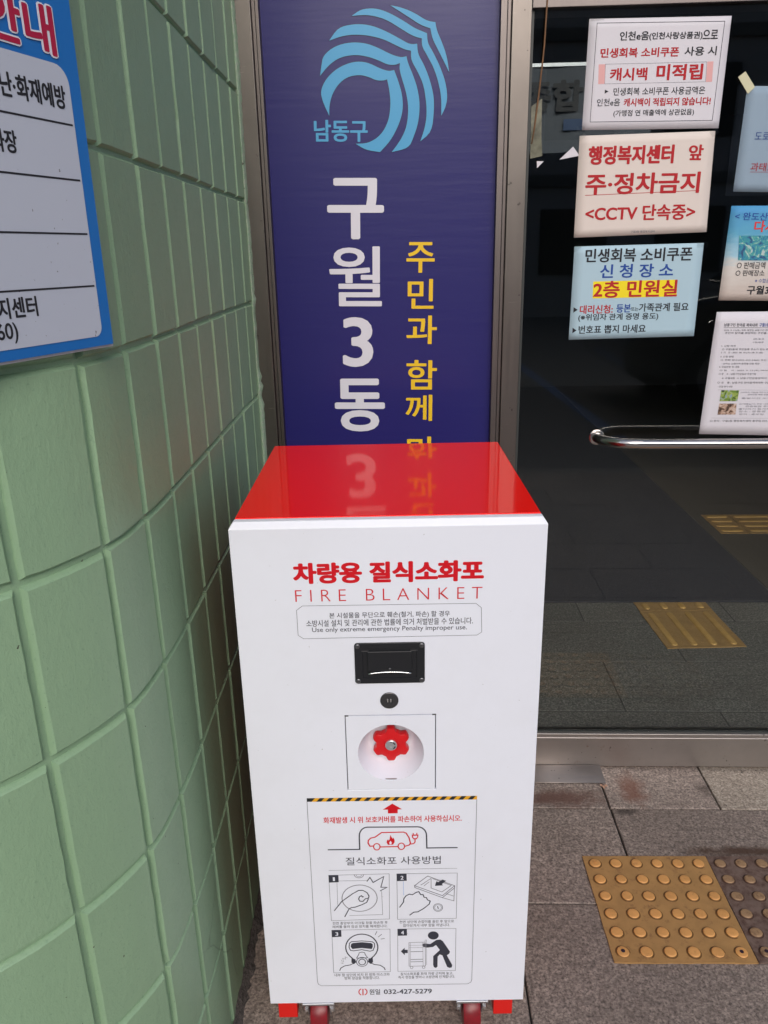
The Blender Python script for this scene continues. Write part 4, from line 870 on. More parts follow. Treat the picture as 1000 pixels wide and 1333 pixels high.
for k in range(14): bm.faces.new((c0, rim[k], rim[(k+1)%14]))
o = bmobj('dry_leaf', bm, leaf_m, smooth=True); o.location = (.524,1.797,.0015); o['label'] = 'small crumpled pale pink brown dry leaf beside the corner of the bent steel plate'; o['category'] = 'leaf'
# crumbs of dirt along the joints
crumb_m = mat('dirt_crumb', (.035,.026,.02), .9)
bm = bmesh.new()
for k in range(170):
    if k < 60: x, y = random.uniform(.53, 1.0), 1.876-random.random()*.012
    elif k < 110: x, y = random.gauss(.55, .035), random.gauss(1.712, .006)
    elif k < 140: x, y = random.gauss(.79, .04), random.gauss(1.77, .025)
    else: x, y = random.uniform(.35, 1.0), random.uniform(1.15, 1.85)
    r_ = random.uniform(.0006, .0019); vs = [bm.verts.new((x+r_*random.uniform(-1,1)*1.4, y+r_*random.uniform(-1,1)*1.4, .0005+(r_ if q == 3 else 0))) for q in range(4)]
    for t3 in ((0,1,3),(1,2,3),(2,0,3)): bm.faces.new([vs[q] for q in t3])
o = bmobj('dirt', bm, crumb_m, kind='stuff'); o['label'] = 'dark crumbs of dirt lying along the paving joints by the door'; o['category'] = 'dirt'

# ================= interior behind the glass =================
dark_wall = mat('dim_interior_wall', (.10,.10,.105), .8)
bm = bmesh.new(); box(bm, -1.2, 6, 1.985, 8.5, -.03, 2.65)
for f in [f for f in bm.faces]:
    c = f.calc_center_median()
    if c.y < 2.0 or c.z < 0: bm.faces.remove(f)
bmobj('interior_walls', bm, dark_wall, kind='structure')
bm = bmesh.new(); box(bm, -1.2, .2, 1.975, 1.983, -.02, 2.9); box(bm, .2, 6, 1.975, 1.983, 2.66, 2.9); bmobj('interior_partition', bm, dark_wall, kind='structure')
fl = bpy.data.objects.new('interior_floor', None); COL.objects.link(fl); fl['kind'] = 'structure'
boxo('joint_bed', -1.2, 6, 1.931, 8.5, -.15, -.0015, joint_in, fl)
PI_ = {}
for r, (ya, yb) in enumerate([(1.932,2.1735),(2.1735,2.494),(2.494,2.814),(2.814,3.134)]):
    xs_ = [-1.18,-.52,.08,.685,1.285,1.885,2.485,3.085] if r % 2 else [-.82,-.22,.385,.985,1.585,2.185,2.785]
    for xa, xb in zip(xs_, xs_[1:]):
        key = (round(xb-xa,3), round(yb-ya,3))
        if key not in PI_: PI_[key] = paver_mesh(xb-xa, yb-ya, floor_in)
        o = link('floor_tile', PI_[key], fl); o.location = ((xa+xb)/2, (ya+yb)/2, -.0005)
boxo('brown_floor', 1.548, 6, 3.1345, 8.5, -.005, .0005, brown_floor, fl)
dm = boxo('door_mat', -1.15, 1.532, 2.985, 8.4, .0006, .009, mat_m, bevel=.002); dm['label'] = 'large black floor mat inside, beyond the glass door'; dm['category'] = 'mat'
# hanging banner inside
bn = thing('hanging_banner', 'dim grey hanging banner with large dark lettering, indoors at the top left of the glass', 'banner', (.48,2.8,1.75))
ban_m = mat('grey_banner_cloth', (.085,.095,.115), .8); ban_ink = mat('banner_ink', (.045,.045,.05), .8); ban_blue = mat('banner_blue', (.05,.08,.16), .8)
bm = bmesh.new(); NB = 16
for k in range(NB): 
    pass
va = [[bm.verts.new((-.30+.60*i/NB, .006*math.sin(i*1.1), -.02+.25*j)) for j in range(2)] for i in range(NB+1)]
for i in range(NB): bm.faces.new((va[i][0], va[i+1][0], va[i+1][1], va[i][1]))
bmobj('cloth', bm, ban_m, bn, smooth=True)
letter(bn, '종합', (-.125,.146,.075,.146,.093), ban_ink, .05, lambda x, z: Vector((x, -.010, z)))
bm = bmesh.new(); box(bm, .015, .09, -.010, -.0095, .045, .078); bmobj('emblem', bm, ban_blue, bn)
boxo('rod', -.32, .32, -.004, .004, .232, .242, zinc, bn)

# ================= tactile plates =================
def dome_mesh(r, h, mats, n=20):
    bm = bmesh.new(); lathe(bm, [(r*1.26,0),(r*1.22,.0007),(r*1.05,.0005),(r*1.0,h*.55),(r*.93,h*.92),(r*.84,h),(r*.5,h*1.05)], n, None, False, True)
    bmesh.ops.recalc_face_normals(bm, faces=bm.faces); me = bpy.data.meshes.new('stud'); bm.to_mesh(me); bm.free()
    for m in mats: me.materials.append(m)
    for p in me.polygons:
        if math.hypot(p.center.x, p.center.y) > r*.99: p.material_index = 1
    me.shade_smooth(); me.set_sharp_from_angle(angle=math.radians(50)); return me
def plate_base(parent, sx, sy, th, m, warp=.0):
    bm = bmesh.new(); n = 10; top = {}
    for i in range(n+1):
        for j in range(n+1):
            x, y = sx*i/n, sy*j/n; e = 0
            if j == 0: e = warp*max(0, math.sin(i*.9+.5))
            if i == n: e = warp*.7*max(0, math.sin(j*.8))
            xx = x + (random.uniform(-.0008,.0008) if i in (0, n) else 0); yy = y + (random.uniform(-.0009,.0009) if j in (0, n) else 0)
            top[i,j] = bm.verts.new((xx, yy, th+e))
    for i in range(n):
        for j in range(n): bm.faces.new((top[i,j], top[i+1,j], top[i+1,j+1], top[i,j+1]))
    ed = [top[i,0] for i in range(n+1)]+[top[n,j] for j in range(1,n+1)]+[top[i,n] for i in range(n-1,-1,-1)]+[top[0,j] for j in range(n-1,0,-1)]
    lo = [bm.verts.new((v.co.x, v.co.y, .0004)) for v in ed]
    for k in range(len(ed)): bm.faces.new((ed[k], ed[(k+1)%len(ed)], lo[(k+1)%len(ed)], lo[k]))
    return bmobj('base_plate', bm, m, parent)
ring_m = mat('dark_ring_mark', (.03,.015,.03), .5)
def dot_plate(loc, rot, pm, sm, label, screws=(), size=.3):
    t = thing('tactile_plate', label, 'tactile paving', loc, rot, 'metal tactile warning plates with round studs')
    plate_base(t, size, size, .0032, pm, .0016)
    me = dome_mesh(.0130, .0044, (sm, ring_y if sm is stud_y else ring_d))
    for j in range(6):
        for i in range(6):
            o = link('stud', me, t); o.location = (.025+.05*i, .025+.05*j, .0030); o.scale = (1+random.uniform(-.05,.04), 1+random.uniform(-.05,.04), random.uniform(.85,1.1))
            if (i, j) in screws:
                bm = bmesh.new(); lathe(bm, [(.0042,.0052),(.0042,.0056),(.0026,.0056),(.0026,.0051),(.0012,.0051),(.0012,.0057)], 16, None, False, True)
                s = bmobj('screw', bm, ring_m if j == 0 else stud_y, o)
    return t
dot_plate((.4142,1.2355,0), .0120, plate_y, stud_y, 'clean yellow brass stud plate on the pavement, the one nearer the white cabinet', ((0,0),(5,0),(0,5)))
dot_plate((.7160,1.2395,0), .0120, plate_d, stud_d, 'tarnished brown purple stud plate on the pavement, cut by the right edge of the photo', ((0,0),))
def bar_plate(loc, rot, sx, sy, along_y, label, pm, sm):
    t = thing('guide_plate', label, 'tactile paving', loc, rot, 'metal guide plates with long ribs indoors')
    plate_base(t, sx, sy, .003, pm, .0012)
    L_ = sy if along_y else sx; W_ = sx if along_y else sy; nb = max(1, round(W_/.075))
    for k in range(nb):
        c_ = W_*(k+.5)/nb; hw = .0135; bm = bmesh.new(); lo = .016; hi = L_-.016; a_pts = []
        def out(inset):
            p = []
            for q in range(9): a = PI+PI*q/8; p.append((c_+ (hw-inset)*math.cos(a), lo+hw+(hw-inset)*math.sin(a)))
            for q in range(9): a = PI*q/8; p.append((c_+ (hw-inset)*math.cos(a), hi-hw+(hw-inset)*math.sin(a)))
            return p
        rings = []
        for ins, z in ((0,.0028),(.0022,.0064),(.004,.0070)):
            rings.append([bm.verts.new((x, y, z) if along_y else (y, x, z)) for x, y in out(ins)])
        for a, b in zip(rings, rings[1:]):
            for q in range(len(a)): bm.faces.new((a[q], a[(q+1)%len(a)], b[(q+1)%len(a)], b[q]))
        bm.faces.new(rings[-1]); bmobj('rib', bm, sm, t, smooth='auto')
        if along_y and k < nb-1:
            for q in range(5):
                bm = bmesh.new(); lathe(bm, [(.004,.0028),(.003,.0042)], 10, Matrix.Translation((W_*(k+1)/nb, .04+.055*q, 0))); bmobj('nub', bm, pm, t)
    return t
bar_plate((.944,2.5865,0), .0504, .3, .31, True, 'yellow brass plate with four long ribs on the stone floor just inside the glass', plate_i, stud_i)
bar_plate((.931,2.8985,0), .0504, .3, .086, True, 'short strip of ribbed brass plate tucked against the black mat indoors', plate_i, stud_i)
bar_plate((1.605,3.815,.0005), 0, .145, .30, False, 'narrow piece of ribbed plate furthest indoors, at the mat edge', plate_i, stud_i)
bar_plate((1.755,3.815,.0005), 0, .30, .30, False, 'wide ribbed plate indoors on brown floor at the right edge of the photo', plate_i, stud_i)

# ================= navy sign =================
sg = thing('vertical_sign', 'tall navy sign with striped blue emblem and white and yellow lettering behind the red lid', 'sign', (-.067,1.905,0))
boxo('panel', -.326+.067, .1903+.067, 0, .02, .06, 2.9, navy, sg)
def pS(x, z, d=0): return Vector((x+.067, -.0006-d, z))
for e in DATA['sign']: letter(sg, e[1], e[2], MT[e[3]], e[4], lambda x, z: pS(x, z, .0002))
graphic(sg, DATA['emblem'], lambda x, z, d=0: pS(x, z, .0003+d), 'emblem', 'round emblem of five curved pale blue stripes', smooth=True)
ol = []
for e in DATA['emblem']: ol.append(('l', smooth_loop(e[1]), 'sign_outline', .0022, 1))
graphic(sg, ol, lambda x, z, d=0: pS(x, z, d*.1), 'emblem_outline')

# hanging brown cable and tape by the post
cb = thing('hanging_cable', 'thin brown cable hanging down the glass beside the steel post', 'cable', (.28,1.878,1.68))
bm = bmesh.new(); tube(bm, [(.012,-.004,.9),(.007,-.003,.32),(.007,.002,.246),(.005,.004,.16),(-.001,.006,.08),(-.008,.010,.005),(-.013,.011,-.03)], .0019, 8); bmobj('cable', bm, wire_m, cb, smooth=True)
bm = bmesh.new(); q = [bm.verts.new(p) for p in ((-.017,.0105,.045),(.006,.0105,.06),(.008,.009,-.02),(.012,.0105,-.055),(-.015,.0105,-.06),(-.016,.009,-.01))]; bm.faces.new(q); o = bmobj('tape', bm, gtape_m, cb, smooth=False); m_ = o.modifiers.new('s','SOLIDIFY'); m_.thickness=.0012

# ================= paper notices on the glass =================
GF = 1.8935
def notice(name, label, cat, key, m, curl=.0012, texts=True, ext=None, warp_seed=0, sub='sheet'):
    q = [Vector((a[0], a[1])) for a in DATA[key+'_q']]       # bl, br, tr, tl
    cx = (q[0].x+q[1].x)/2; cz = (q[0].y+q[1].y)/2
    t = thing(name, label, cat, (cx, GF, cz), 0, 'paper notices taped to the glass door')
    bl, br, tr, tl = q; W_ = (br-bl).length; H_ = (tl-bl).length
    ux = (br-bl).normalized(); uz = Vector((-ux.y, ux.x))
    rs = random.Random(warp_seed); ph = rs.uniform(0, 6)
    def bulge(x, z):
        d = Vector((x, z))-bl; u = max(0, min(1, d.dot(ux)/W_)); v = max(0, min(1, d.dot(uz)/H_))
        return curl*(.5+.5*math.sin(u*5+ph))*(.4+.6*math.sin(v*3.1)) + curl*.9*((u-.5)**4+(v-.5)**4)*6
    bm = bmesh.new(); n = 12; V = {}
    for i in range(n+1):
        for j in range(n+1):
            a = bl.lerp(br, i/n); b = tl.lerp(tr, i/n); p = a.lerp(b, j/n)
            V[i,j] = bm.verts.new((p.x-cx, -.0008-bulge(p.x, p.y), p.y-cz))
    for i in range(n):
        for j in range(n): bm.faces.new((V[i,j], V[i+1,j], V[i+1,j+1], V[i,j+1]))
    o = bmobj(sub, bm, m, t, smooth=True); sm = o.modifiers.new('s', 'SOLIDIFY'); sm.thickness = .0002; sm.offset = -1
    def place(x, z, d=0): return Vector((x-cx, -.0008-bulge(x, z)-.0007-d, z-cz))
    if texts:
        gs = [e for e in DATA[key] if e[0] != 't']
        if gs: graphic(t, gs, lambda x, z, d=0: place(x, z, -.0003+d), 'printed_frame' if key == 'pa' else 'printed_marks')
        for e in DATA[key]:
            if e[0] == 't': letter(t, e[1], e[2], MT[e[3]], e[4], place)
    return t, place, (cx, cz)
def tape_bit(name, label, pts, m, cat='tape', y=GF-.0022, th=.0003):
    cx = sum(p[0] for p in pts)/len(pts); cz = sum(p[1] for p in pts)/len(pts)
    bm = bmesh.new(); bm.faces.new([bm.verts.new((p[0]-cx, random.uniform(-.0006,.0004), p[1]-cz)) for p in pts]); bmesh.ops.triangulate(bm, faces=bm.faces[:])
    o = bmobj(name, bm, m); o.location = (cx, y, cz); s = o.modifiers.new('s','SOLIDIFY'); s.thickness = th; o['label'] = label; o['category'] = cat; return o
notice('paper_notice', 'white notice with thin printed frame and pink bars, topmost of the left three', 'notice', 'pa', paper_white, warp_seed=1)
notice('paper_notice', 'cream notice with three rows of large red lettering, middle of the left three', 'notice', 'pb', paper_cream, warp_seed=2)
notice('paper_notice', 'pale blue notice with a yellow highlighted red line, lowest of the left three', 'notice', 'pc', paper_blue, warp_seed=3)
notice('paper_notice', 'blue grey notice in a clear sleeve with small lines, at the top right', 'notice', 'pd', paper_blue2, warp_seed=4)
t, place, (cx, cz) = notice('paper_notice', 'seaside poster with blue top, sandy bottom and fish picture, at the right edge', 'poster', 'pe', None or paper('poster_paper', (.6,.6,.6)), warp_seed=5)
pm_ = bpy.data.materials['poster_paper']; g = N(pm_, 'ShaderNodeNewGeometry'); sx = N(pm_, 'ShaderNodeSeparateXYZ'); L(pm_, g.outputs['Position'], sx.inputs[0])
ad = N(pm_, 'ShaderNodeMath', operation='MULTIPLY_ADD'); L(pm_, noise(pm_, 22, 4, .6, coords(pm_, 'Position', (1,1,3))), ad.inputs[0]); ad.inputs[1].default_value = .06; L(pm_, sx.outputs['Z'], ad.inputs[2])
mr = N(pm_, 'ShaderNodeMapRange'); L(pm_, ad.outputs[0], mr.inputs[0]); mr.inputs['From Min'].default_value = 1.33; mr.inputs['From Max'].default_value = 1.54
setc(pm_, ramp(pm_, mr.outputs[0], [(0, (.50,.42,.38)), (.38, (.62,.58,.55)), (.50, (.35,.55,.66)), (.72, (.10,.36,.55)), (1, (.06,.28,.55))]))
def picture(parent, key, place, name, cols, seed):
    q = DATA[key+'_q']; m = mat(name+'_print', cols[0], .6)
    n = noise(m, 60+seed, 4, .7, None, 1.2); setc(m, ramp(m, n, [(.36, cols[0]), (.46, cols[1]), (.55, cols[2]), (.64, cols[3])]))
    bm = bmesh.new(); bm.faces.new([bm.verts.new(place(*p, .0002)) for p in q]); return bmobj('picture', bm, m, parent)
picture(t, 'pepic', place, 'fish_picture', [(.02,.06,.16),(.02,.20,.36),(.05,.33,.30),(.45,.55,.55)], 0)
t, place, (cx, cz) = notice('paper_notice', 'white sheet of dense small print with two tiny photographs above the pull bar', 'notice', 'pf', paper_white, curl=.0011, warp_seed=6)
picture(t, 'pf1', place, 'field_photo', [(.02,.03,.02),(.12,.22,.03),(.32,.40,.08),(.20,.30,.50)], 3)
picture(t, 'pf2', place, 'crowd_photo', [(.03,.015,.01),(.10,.05,.03),(.48,.32,.24),(.55,.45,.40)], 9)
# clear sleeve round the blue-grey notice
bm = bmesh.new(); box(bm, .706, 1.03, -.0032, -.0030, 1.533, 1.757)
o = bmobj('clear_sleeve', bm, film); o.location = (0, GF, 0); o['label'] = 'clear plastic sleeve round the blue grey notice at the top right'; o['category'] = 'plastic sleeve'
tape_bit('tape_strip', 'pale yellow strip of tape slanting over the top left corner of the blue grey notice', [(.7044,1.771),(.7187,1.7815),(.7426,1.751),(.7294,1.738)], tape_m, y=GF-.0045)
tape_bit('torn_paper', 'larger torn white paper triangle left of the cream notice', [(.3305,1.6169),(.3598,1.6429),(.3735,1.6262),(.372,1.6235)], paper_white, 'paper scrap')
tape_bit('torn_paper', 'tiny torn white paper triangle beside the steel post', [(.2805,1.6150),(.2964,1.6145),(.2816,1.6006)], paper_white, 'paper scrap')
tape_bit('torn_paper', 'curled white sliver of old tape high beside the steel post', [(.2705,1.707),(.2788,1.722),(.2795,1.719),(.2715,1.7055)], paper_white, 'paper scrap')
tape_bit('tape_strip', 'clear tape over the top left corner of the framed white notice', [(.372,1.884),(.410,1.886),(.411,1.893),(.372,1.892)], film, y=GF-.004)
tape_bit('tape_strip', 'thin bright curl of clear tape beside the densely printed sheet', [(.7015,1.2555),(.7145,1.2598),(.7146,1.2608),(.7013,1.2567)], film, y=GF-.003)

for lab, pts in (('clear tape over the top left corner of the cream notice', [(.366,1.659),(.381,1.672),(.388,1.664),(.373,1.652)]),
    ('clear tape over the top right corner of the cream notice', [(.655,1.664),(.668,1.674),(.677,1.664),(.664,1.655)]),
    ('clear tape over the top left corner of the pale blue notice', [(.370,1.426),(.386,1.440),(.393,1.432),(.377,1.419)]),
    ('clear tape over the top right corner of the pale blue notice', [(.655,1.436),(.680,1.436),(.680,1.424),(.655,1.424)]),
    ('clear tape over the bottom left corner of the framed white notice', [(.365,1.684),(.382,1.684),(.382,1.668),(.365,1.668)])):
    tape_bit('tape_strip', lab, pts, film, y=GF-.0048)

# ================= blue and white board on the curved wall =================
bd = thing('wall_board', 'blue bordered white board with red heading on the green wall at top left', 'sign board', (-.341,.875,0), math.radians(90-18.43))
def pB(x, z, d=0): return Vector((x, -.0006-d, z))
bm = bmesh.new(); box(bm, -.60, 0, 0, .003, 1.334, 1.95); bmobj('panel', bm, [board_blue], bd)
bm = bmesh.new(); box(bm, -.603, .0030, .0031, .0075, 1.331, 1.953); bmobj('backing_edge', bm, board_edge, bd)
bm = bmesh.new(); x0, x1, z0, z1, r_ = -.585, -.0165, 1.3445, 1.609, .018; pp = []
for cx_, cz_, a0 in ((x1-r_, z0+r_*.6, -90), (x1-r_, z1-r_, 0), (x0+r_, z1-r_, 90), (x0+r_, z0+r_, 180)):
    rr = r_*.6 if a0 == -90 else r_
    for a in range(0, 91, 15): pp.append((cx_+ (r_-rr) + rr*math.cos(math.radians(a0+a)), cz_+rr*math.sin(math.radians(a0+a))))
bm.faces.new([bm.verts.new(pB(*p)) for p in pp]); bmobj('white_field', bm, board_white, bd)
for z in (1.556, 1.504, 1.4515, 1.3985):
    bm = bmesh.new(); bm.faces.new([bm.verts.new(pB(*p, .0003)) for p in ((-.57,z-.0009),(-.0195,z-.0014),(-.0195,z+.0004),(-.57,z+.0009))]); bmobj('rule', bm, MT['ink_black'], bd)
KB = MT['ink_black']
letter(bd, '주요 업무 안내', (-.330,1.6365,-.0265,1.6365,.046), MT['print_white'], .085, lambda x, z: pB(x, z, .0003))
letter(bd, '주요 업무 안내', (-.3285,1.6365,-.0280,1.6365,.043), board_red, .038, lambda x, z: pB(x, z, .0006))
letter(bd, '재난·화재예방', (-.126,1.5795,-.0245,1.5795,.0215), KB, .035, lambda x, z: pB(x, z, .0003))
letter(bd, '과장', (-.129,1.531,-.0985,1.531,.020), KB, .035, lambda x, z: pB(x, z, .0003))
letter(bd, '행정복지센터', (-.208,1.3825,-.1055,1.3825,.0195), KB, .035, lambda x, z: pB(x, z, .0003))
letter(bd, '(032-453-5060)', (-.262,1.3595,-.1355,1.3595,.020), KB, .02, lambda x, z: pB(x, z, .0003))

# ================= the fire blanket cabinet =================
cab = thing('fire_blanket_cabinet', 'white wheeled fire blanket cabinet with gloss red lid, in front of the navy sign', 'cabinet', (-.0391,1.0725,0), .0382)
W2 = .2389; WL = .2323; ZT = 1.0389; ZL = 1.0489; ZB = .0845
# front panel with a square opening for the break cover
SX0, SX1, SZ0, SZ1 = -.0762, .0725, .5672, .7138
bm = bmesh.new(); xs = (-W2, SX0, SX1, W2); zs = (ZB, SZ0, SZ1, ZT); F = {}; Bk = {}
TH = .020
for i, x in enumerate(xs):
    for j, z in enumerate(zs): F[i,j] = bm.verts.new((x, 0, z)); Bk[i,j] = bm.verts.new((x, TH, z))
for i in range(3):
    for j in range(3):
        if (i, j) == (1, 1): continue
        bm.faces.new((F[i,j], F[i+1,j], F[i+1,j+1], F[i,j+1])); bm.faces.new((Bk[i,j], Bk[i,j+1], Bk[i+1,j+1], Bk[i+1,j]))
for a, b in (((1,1),(2,1)),((2,1),(2,2)),((2,2),(1,2)),((1,2),(1,1))): bm.faces.new((F[a], F[b], Bk[b], Bk[a]))
for j in range(3): bm.faces.new((F[0,j], F[0,j+1], Bk[0,j+1], Bk[0,j])); bm.faces.new((F[3,j], Bk[3,j], Bk[3,j+1], F[3,j+1]))
for i in range(3): bm.faces.new((F[i,0], Bk[i,0], Bk[i+1,0], F[i+1,0]))
T_ = [bm.verts.new(((x/W2)*WL, .0073, ZL)) for x in xs]; T2 = [bm.verts.new(((x/W2)*WL, TH, ZL)) for x in xs]
for i in range(3): bm.faces.new((F[i,3], F[i+1,3], T_[i+1], T_[i])); bm.faces.new((T_[i], T_[i+1], T2[i+1], T2[i])); bm.faces.new((T2[i], T2[i+1], Bk[i+1,3], Bk[i,3]))
bm.faces.new((F[0,3], T_[0], T2[0], Bk[0,3])); bm.faces.new((F[3,3], Bk[3,3], T2[3], T_[3]))
bmobj('front_panel', bm, white_m, cab, bevel=.0011, seg=3)
# body and lid (one red steel box with a gloss top)
bm = bmesh.new(); box(bm, -WL+.004, WL-.004, .0520, .4700, .0845, 1.0245)
for a in ((-WL+.004, -WL+.045, .0860, 1.0245), (WL-.045, WL-.004, .0860, 1.0245), (-WL+.0452, WL-.0452, .0845, .12), (-WL+.0452, WL-.0452, .98, 1.0245)): box(bm, a[0], a[1], .0212, .0518, a[2], a[3])
bmobj('body', bm, red_part, cab)
bm = bmesh.new(); box(bm, -WL, WL, .0212, .4795, 1.0250, 1.0500); bmobj('lid', bm, red_lid, cab, bevel=.0018, seg=3)
# print on the front
def pC(x, z, d=0): return Vector((x, -.0004-d, z))
for e in DATA['cab']: letter(cab, e[1], e[2], MT[e[3]], e[4], pC)
for e in DATA['cab2']: letter(cab, e[1], e[2], MT[e[3]], e[4], lambda x, z: pC(x, z, .0008))
graphic(cab, DATA['frameprint'], pC, 'printed_frame', 'thin dark printed outlines round the text boxes')
graphic(cab, DATA['hazard'], pC, 'hazard_strip', 'black and amber diagonal hazard strip')
graphic(cab, DATA['arrow'], pC, 'arrow_mark', 'small red arrow pointing up to the red knob')
graphic(cab, DATA['carpic'], pC, 'pictogram', 'red burning electric car with plug under a dark arch')
for k, l in zip('1234', ('fist breaking the round window', 'hand lifting the black handle', 'person in a breathing mask', 'person pushing the trolley')):
    graphic(cab, DATA['pic'+k], pC, 'pictogram', 'line drawing of a '+l)
graphic(cab, DATA['maker'], pC, 'maker_mark', 'small red round mark before the telephone number')
# break cover: square plate with round dish, red hand wheel
cx_, cz_ = -.002, .6405
cov = [None]
bm = bmesh.new(); n = 48; R0 = .0548; g = .0014; hx0, hx1, hz0, hz1 = SX0+g, SX1-g, SZ0+g, SZ1-g
circ_ = []; rim_ = []; rimb = []
for k in range(n):
    a = 2*PI*(k+.5)/n; c_, s_ = math.cos(a), math.sin(a)
    circ_.append(bm.verts.new((cx_+R0*c_, -.0002, cz_+R0*s_)))
    tx = ((hx1-cx_) if c_ > 0 else (hx0-cx_))/c_ if abs(c_) > 1e-6 else 9; tz = ((hz1-cz_) if s_ > 0 else (hz0-cz_))/s_ if abs(s_) > 1e-6 else 9
    t_ = min(tx, tz); rim_.append(bm.verts.new((cx_+t_*c_, -.0002, cz_+t_*s_))); rimb.append(bm.verts.new((cx_+t_*c_, .006, cz_+t_*s_)))
for k in range(n): j = (k+1)%n; bm.faces.new((circ_[k], rim_[k], rim_[j], circ_[j])); bm.faces.new((rim_[k], rimb[k], rimb[j], rim_[j]))
# square the four corners
for sx_, sz_ in ((hx0,hz0),(hx1,hz0),(hx1,hz1),(hx0,hz1)):
    near = min(range(n), key=lambda k: (rim_[k].co.x-sx_)**2+(rim_[k].co.z-sz_)**2); rim_[near].co = (sx_, -.0002, sz_); rimb[near].co = (sx_, .006, sz_)
cvr = bmobj('break_cover', bm, white_m, cab)
bm = bmesh.new(); lathe(bm, [(.0548,.0002),(.0538,-.0022),(.050,-.012),(.045,-.026),(.040,-.036),(.034,-.041),(.0,-.042)][:-1]+[(.002,-.0415)], 48, Matrix.Translation((cx_, 0, cz_)) @ FRONT, False, True)
o = bmobj('dish', bm, white_m, cvr, smooth='auto', angle=50)
bm = bmesh.new(); box(bm, SX0-.002, SX1+.002, .0202, .0215, SZ0-.002, SZ1+.002); 
bm.free()
# black strips behind the gap paint in the shadow of the seam
bm = bmesh.new()
for a in ((SX0+.0001, SX0+.0012, SZ0, SZ1), (SX1-.0012, SX1-.0001, SZ0, SZ1)): box(bm, a[0], a[1], .004, .006, a[2], a[3])
for a in ((SZ0+.0001, SZ0+.0012), (SZ1-.0012, SZ1-.0001)): box(bm, SX0+.0014, SX1-.0014, .004, .006, a[0], a[1])
bmobj('seam_shadow', bm, seam, cvr)
boxo('notch', cx_-.010, cx_+.009, .0012, .0030, cz_-.0540, cz_-.0522, cap_m, cvr)
for a_ in (SX0, SX1-.006): boxo('cover_hinge', a_, a_+.006, -.0008, .004, SZ1-.0012, SZ1+.0002, lock_m, cvr)
kx, kz = -.0015, .6405
bm = bmesh.new(); n = 84; rings = []
def kr(a): 
    v = math.cos(6*(a-PI/2)); return .0290+.0034*max(-1, min(1, v*2.0))
for rr, y in ((.90,.0365),(1.0,.034),(1.0,.025),(.965,.0222),(.90,.0215)):
    rings.append([bm.verts.new((kx+kr(2*PI*k/n)*rr*math.cos(2*PI*k/n), y, kz+kr(2*PI*k/n)*rr*math.sin(2*PI*k/n))) for k in range(n)])
for a, b in zip(rings, rings[1:]):
    for k in range(n): bm.faces.new((a[k], a[(k+1)%n], b[(k+1)%n], b[k]))
inn = [[bm.verts.new((kx+r_*math.cos(2*PI*k/n), y, kz+r_*math.sin(2*PI*k/n))) for k in range(n)] for r_, y in ((.0125,.0215),(.0110,.0235))]
for a, b in ((rings[-1], inn[0]), (inn[0], inn[1])):
    for k in range(n): bm.faces.new((a[k], a[(k+1)%n], b[(k+1)%n], b[k]))
bm.faces.new(inn[1])
kn = bmobj('hand_wheel', bm, knob_m, cab, smooth='auto', angle=40, label='red six-lobed hand wheel inside the round dish')
bm = bmesh.new(); lathe(bm, [(.0098,-.0242),(.0098,-.0208),(.0088,-.0200),(.0030,-.0200),(.0030,-.0208),(.0014,-.0208)], 32, Matrix.Translation((kx, 0, kz-.0005)) @ FRONT, False, True)
bmobj('cap', bm, cap_m, kn, smooth='auto')
bm = bmesh.new()
for a0, a1 in ((20,62),(-58,-8),(84,104)):
    pts = [(kx+.0068*math.cos(math.radians(a)), kz-.0005+.0068*math.sin(math.radians(a))) for a in range(a0, a1+1, 7)]
    ribbon(bm, pts, .0020, 0, lambda x, z: Vector((x, .01985, z)), 0)
bmobj('cap_marks', bm, black_pl, kn)
bm = bmesh.new(); lathe(bm, [(.006,-.042),(.006,-.036)], 20, Matrix.Translation((kx, 0, kz)) @ FRONT); bmobj('spindle', bm, zinc, kn, smooth='auto')
# black flush pull handle
hx, hz = -.0012, .8100; hw_, hh = .0556, .0363
def rrect(bm, x0, x1, z0, z1, r, y0, y1, inset=0, n=5):
    def ring(i, y):
        out = []
        for cx2, cz2, a0 in ((x1-r, z0+r, -90), (x1-r, z1-r, 0), (x0+r, z1-r, 90), (x0+r, z0+r, 180)):
            for k in range(n+1): a = math.radians(a0+90*k/n); out.append(bm.verts.new((cx2+(r-i)*math.cos(a), y, cz2+(r-i)*math.sin(a))))
        return out
    return ring
hn = None
bm = bmesh.new(); ring = rrect(bm, hx-hw_, hx+hw_, hz-hh, hz+hh, .005, 0, 0)
R1 = ring(0, -.0001); R2 = ring(0, -.0016); R3 = ring(.0009, -.0024)
ring2 = rrect(bm, hx-.0430, hx+.0430, hz-.0265, hz+.0265, .0035, 0, 0)
R4 = ring2(0, -.0024); R5 = ring2(.0006, -.0012)
for a, b in ((R1,R2),(R2,R3),(R3,R4),(R4,R5)):
    for k in range(len(a)): bm.faces.new((a[k], a[(k+1)%len(a)], b[(k+1)%len(a)], b[k]))
bm.faces.new(R5)
hn = bmobj('pull_handle', bm, black_pl, cab, smooth='auto', angle=35, label='black flush pull handle with four corner screws')
bm = bmesh.new(); box(bm, hx-.0352, hx+.0352, -.0052, -.0013, hz-.0130, hz+.0225); bmobj('flap', bm, black_pl, hn, bevel=.0012)
bm = bmesh.new(); box(bm, hx-.0352, hx+.0352, -.0016, -.00125, hz-.0200, hz-.0132); bmobj('finger_recess_shade', bm, black_deep, hn)  # flat dark slab, stands in for the shaded finger hollow
bm = bmesh.new(); tube(bm, [(hx+.034*t, -.0056, hz-.0165+.0028*(1-t*t)) for t in [k/8-1 for k in range(17)]], .0012, 8); bmobj('grip_lip', bm, bolt_m, hn, smooth=True)
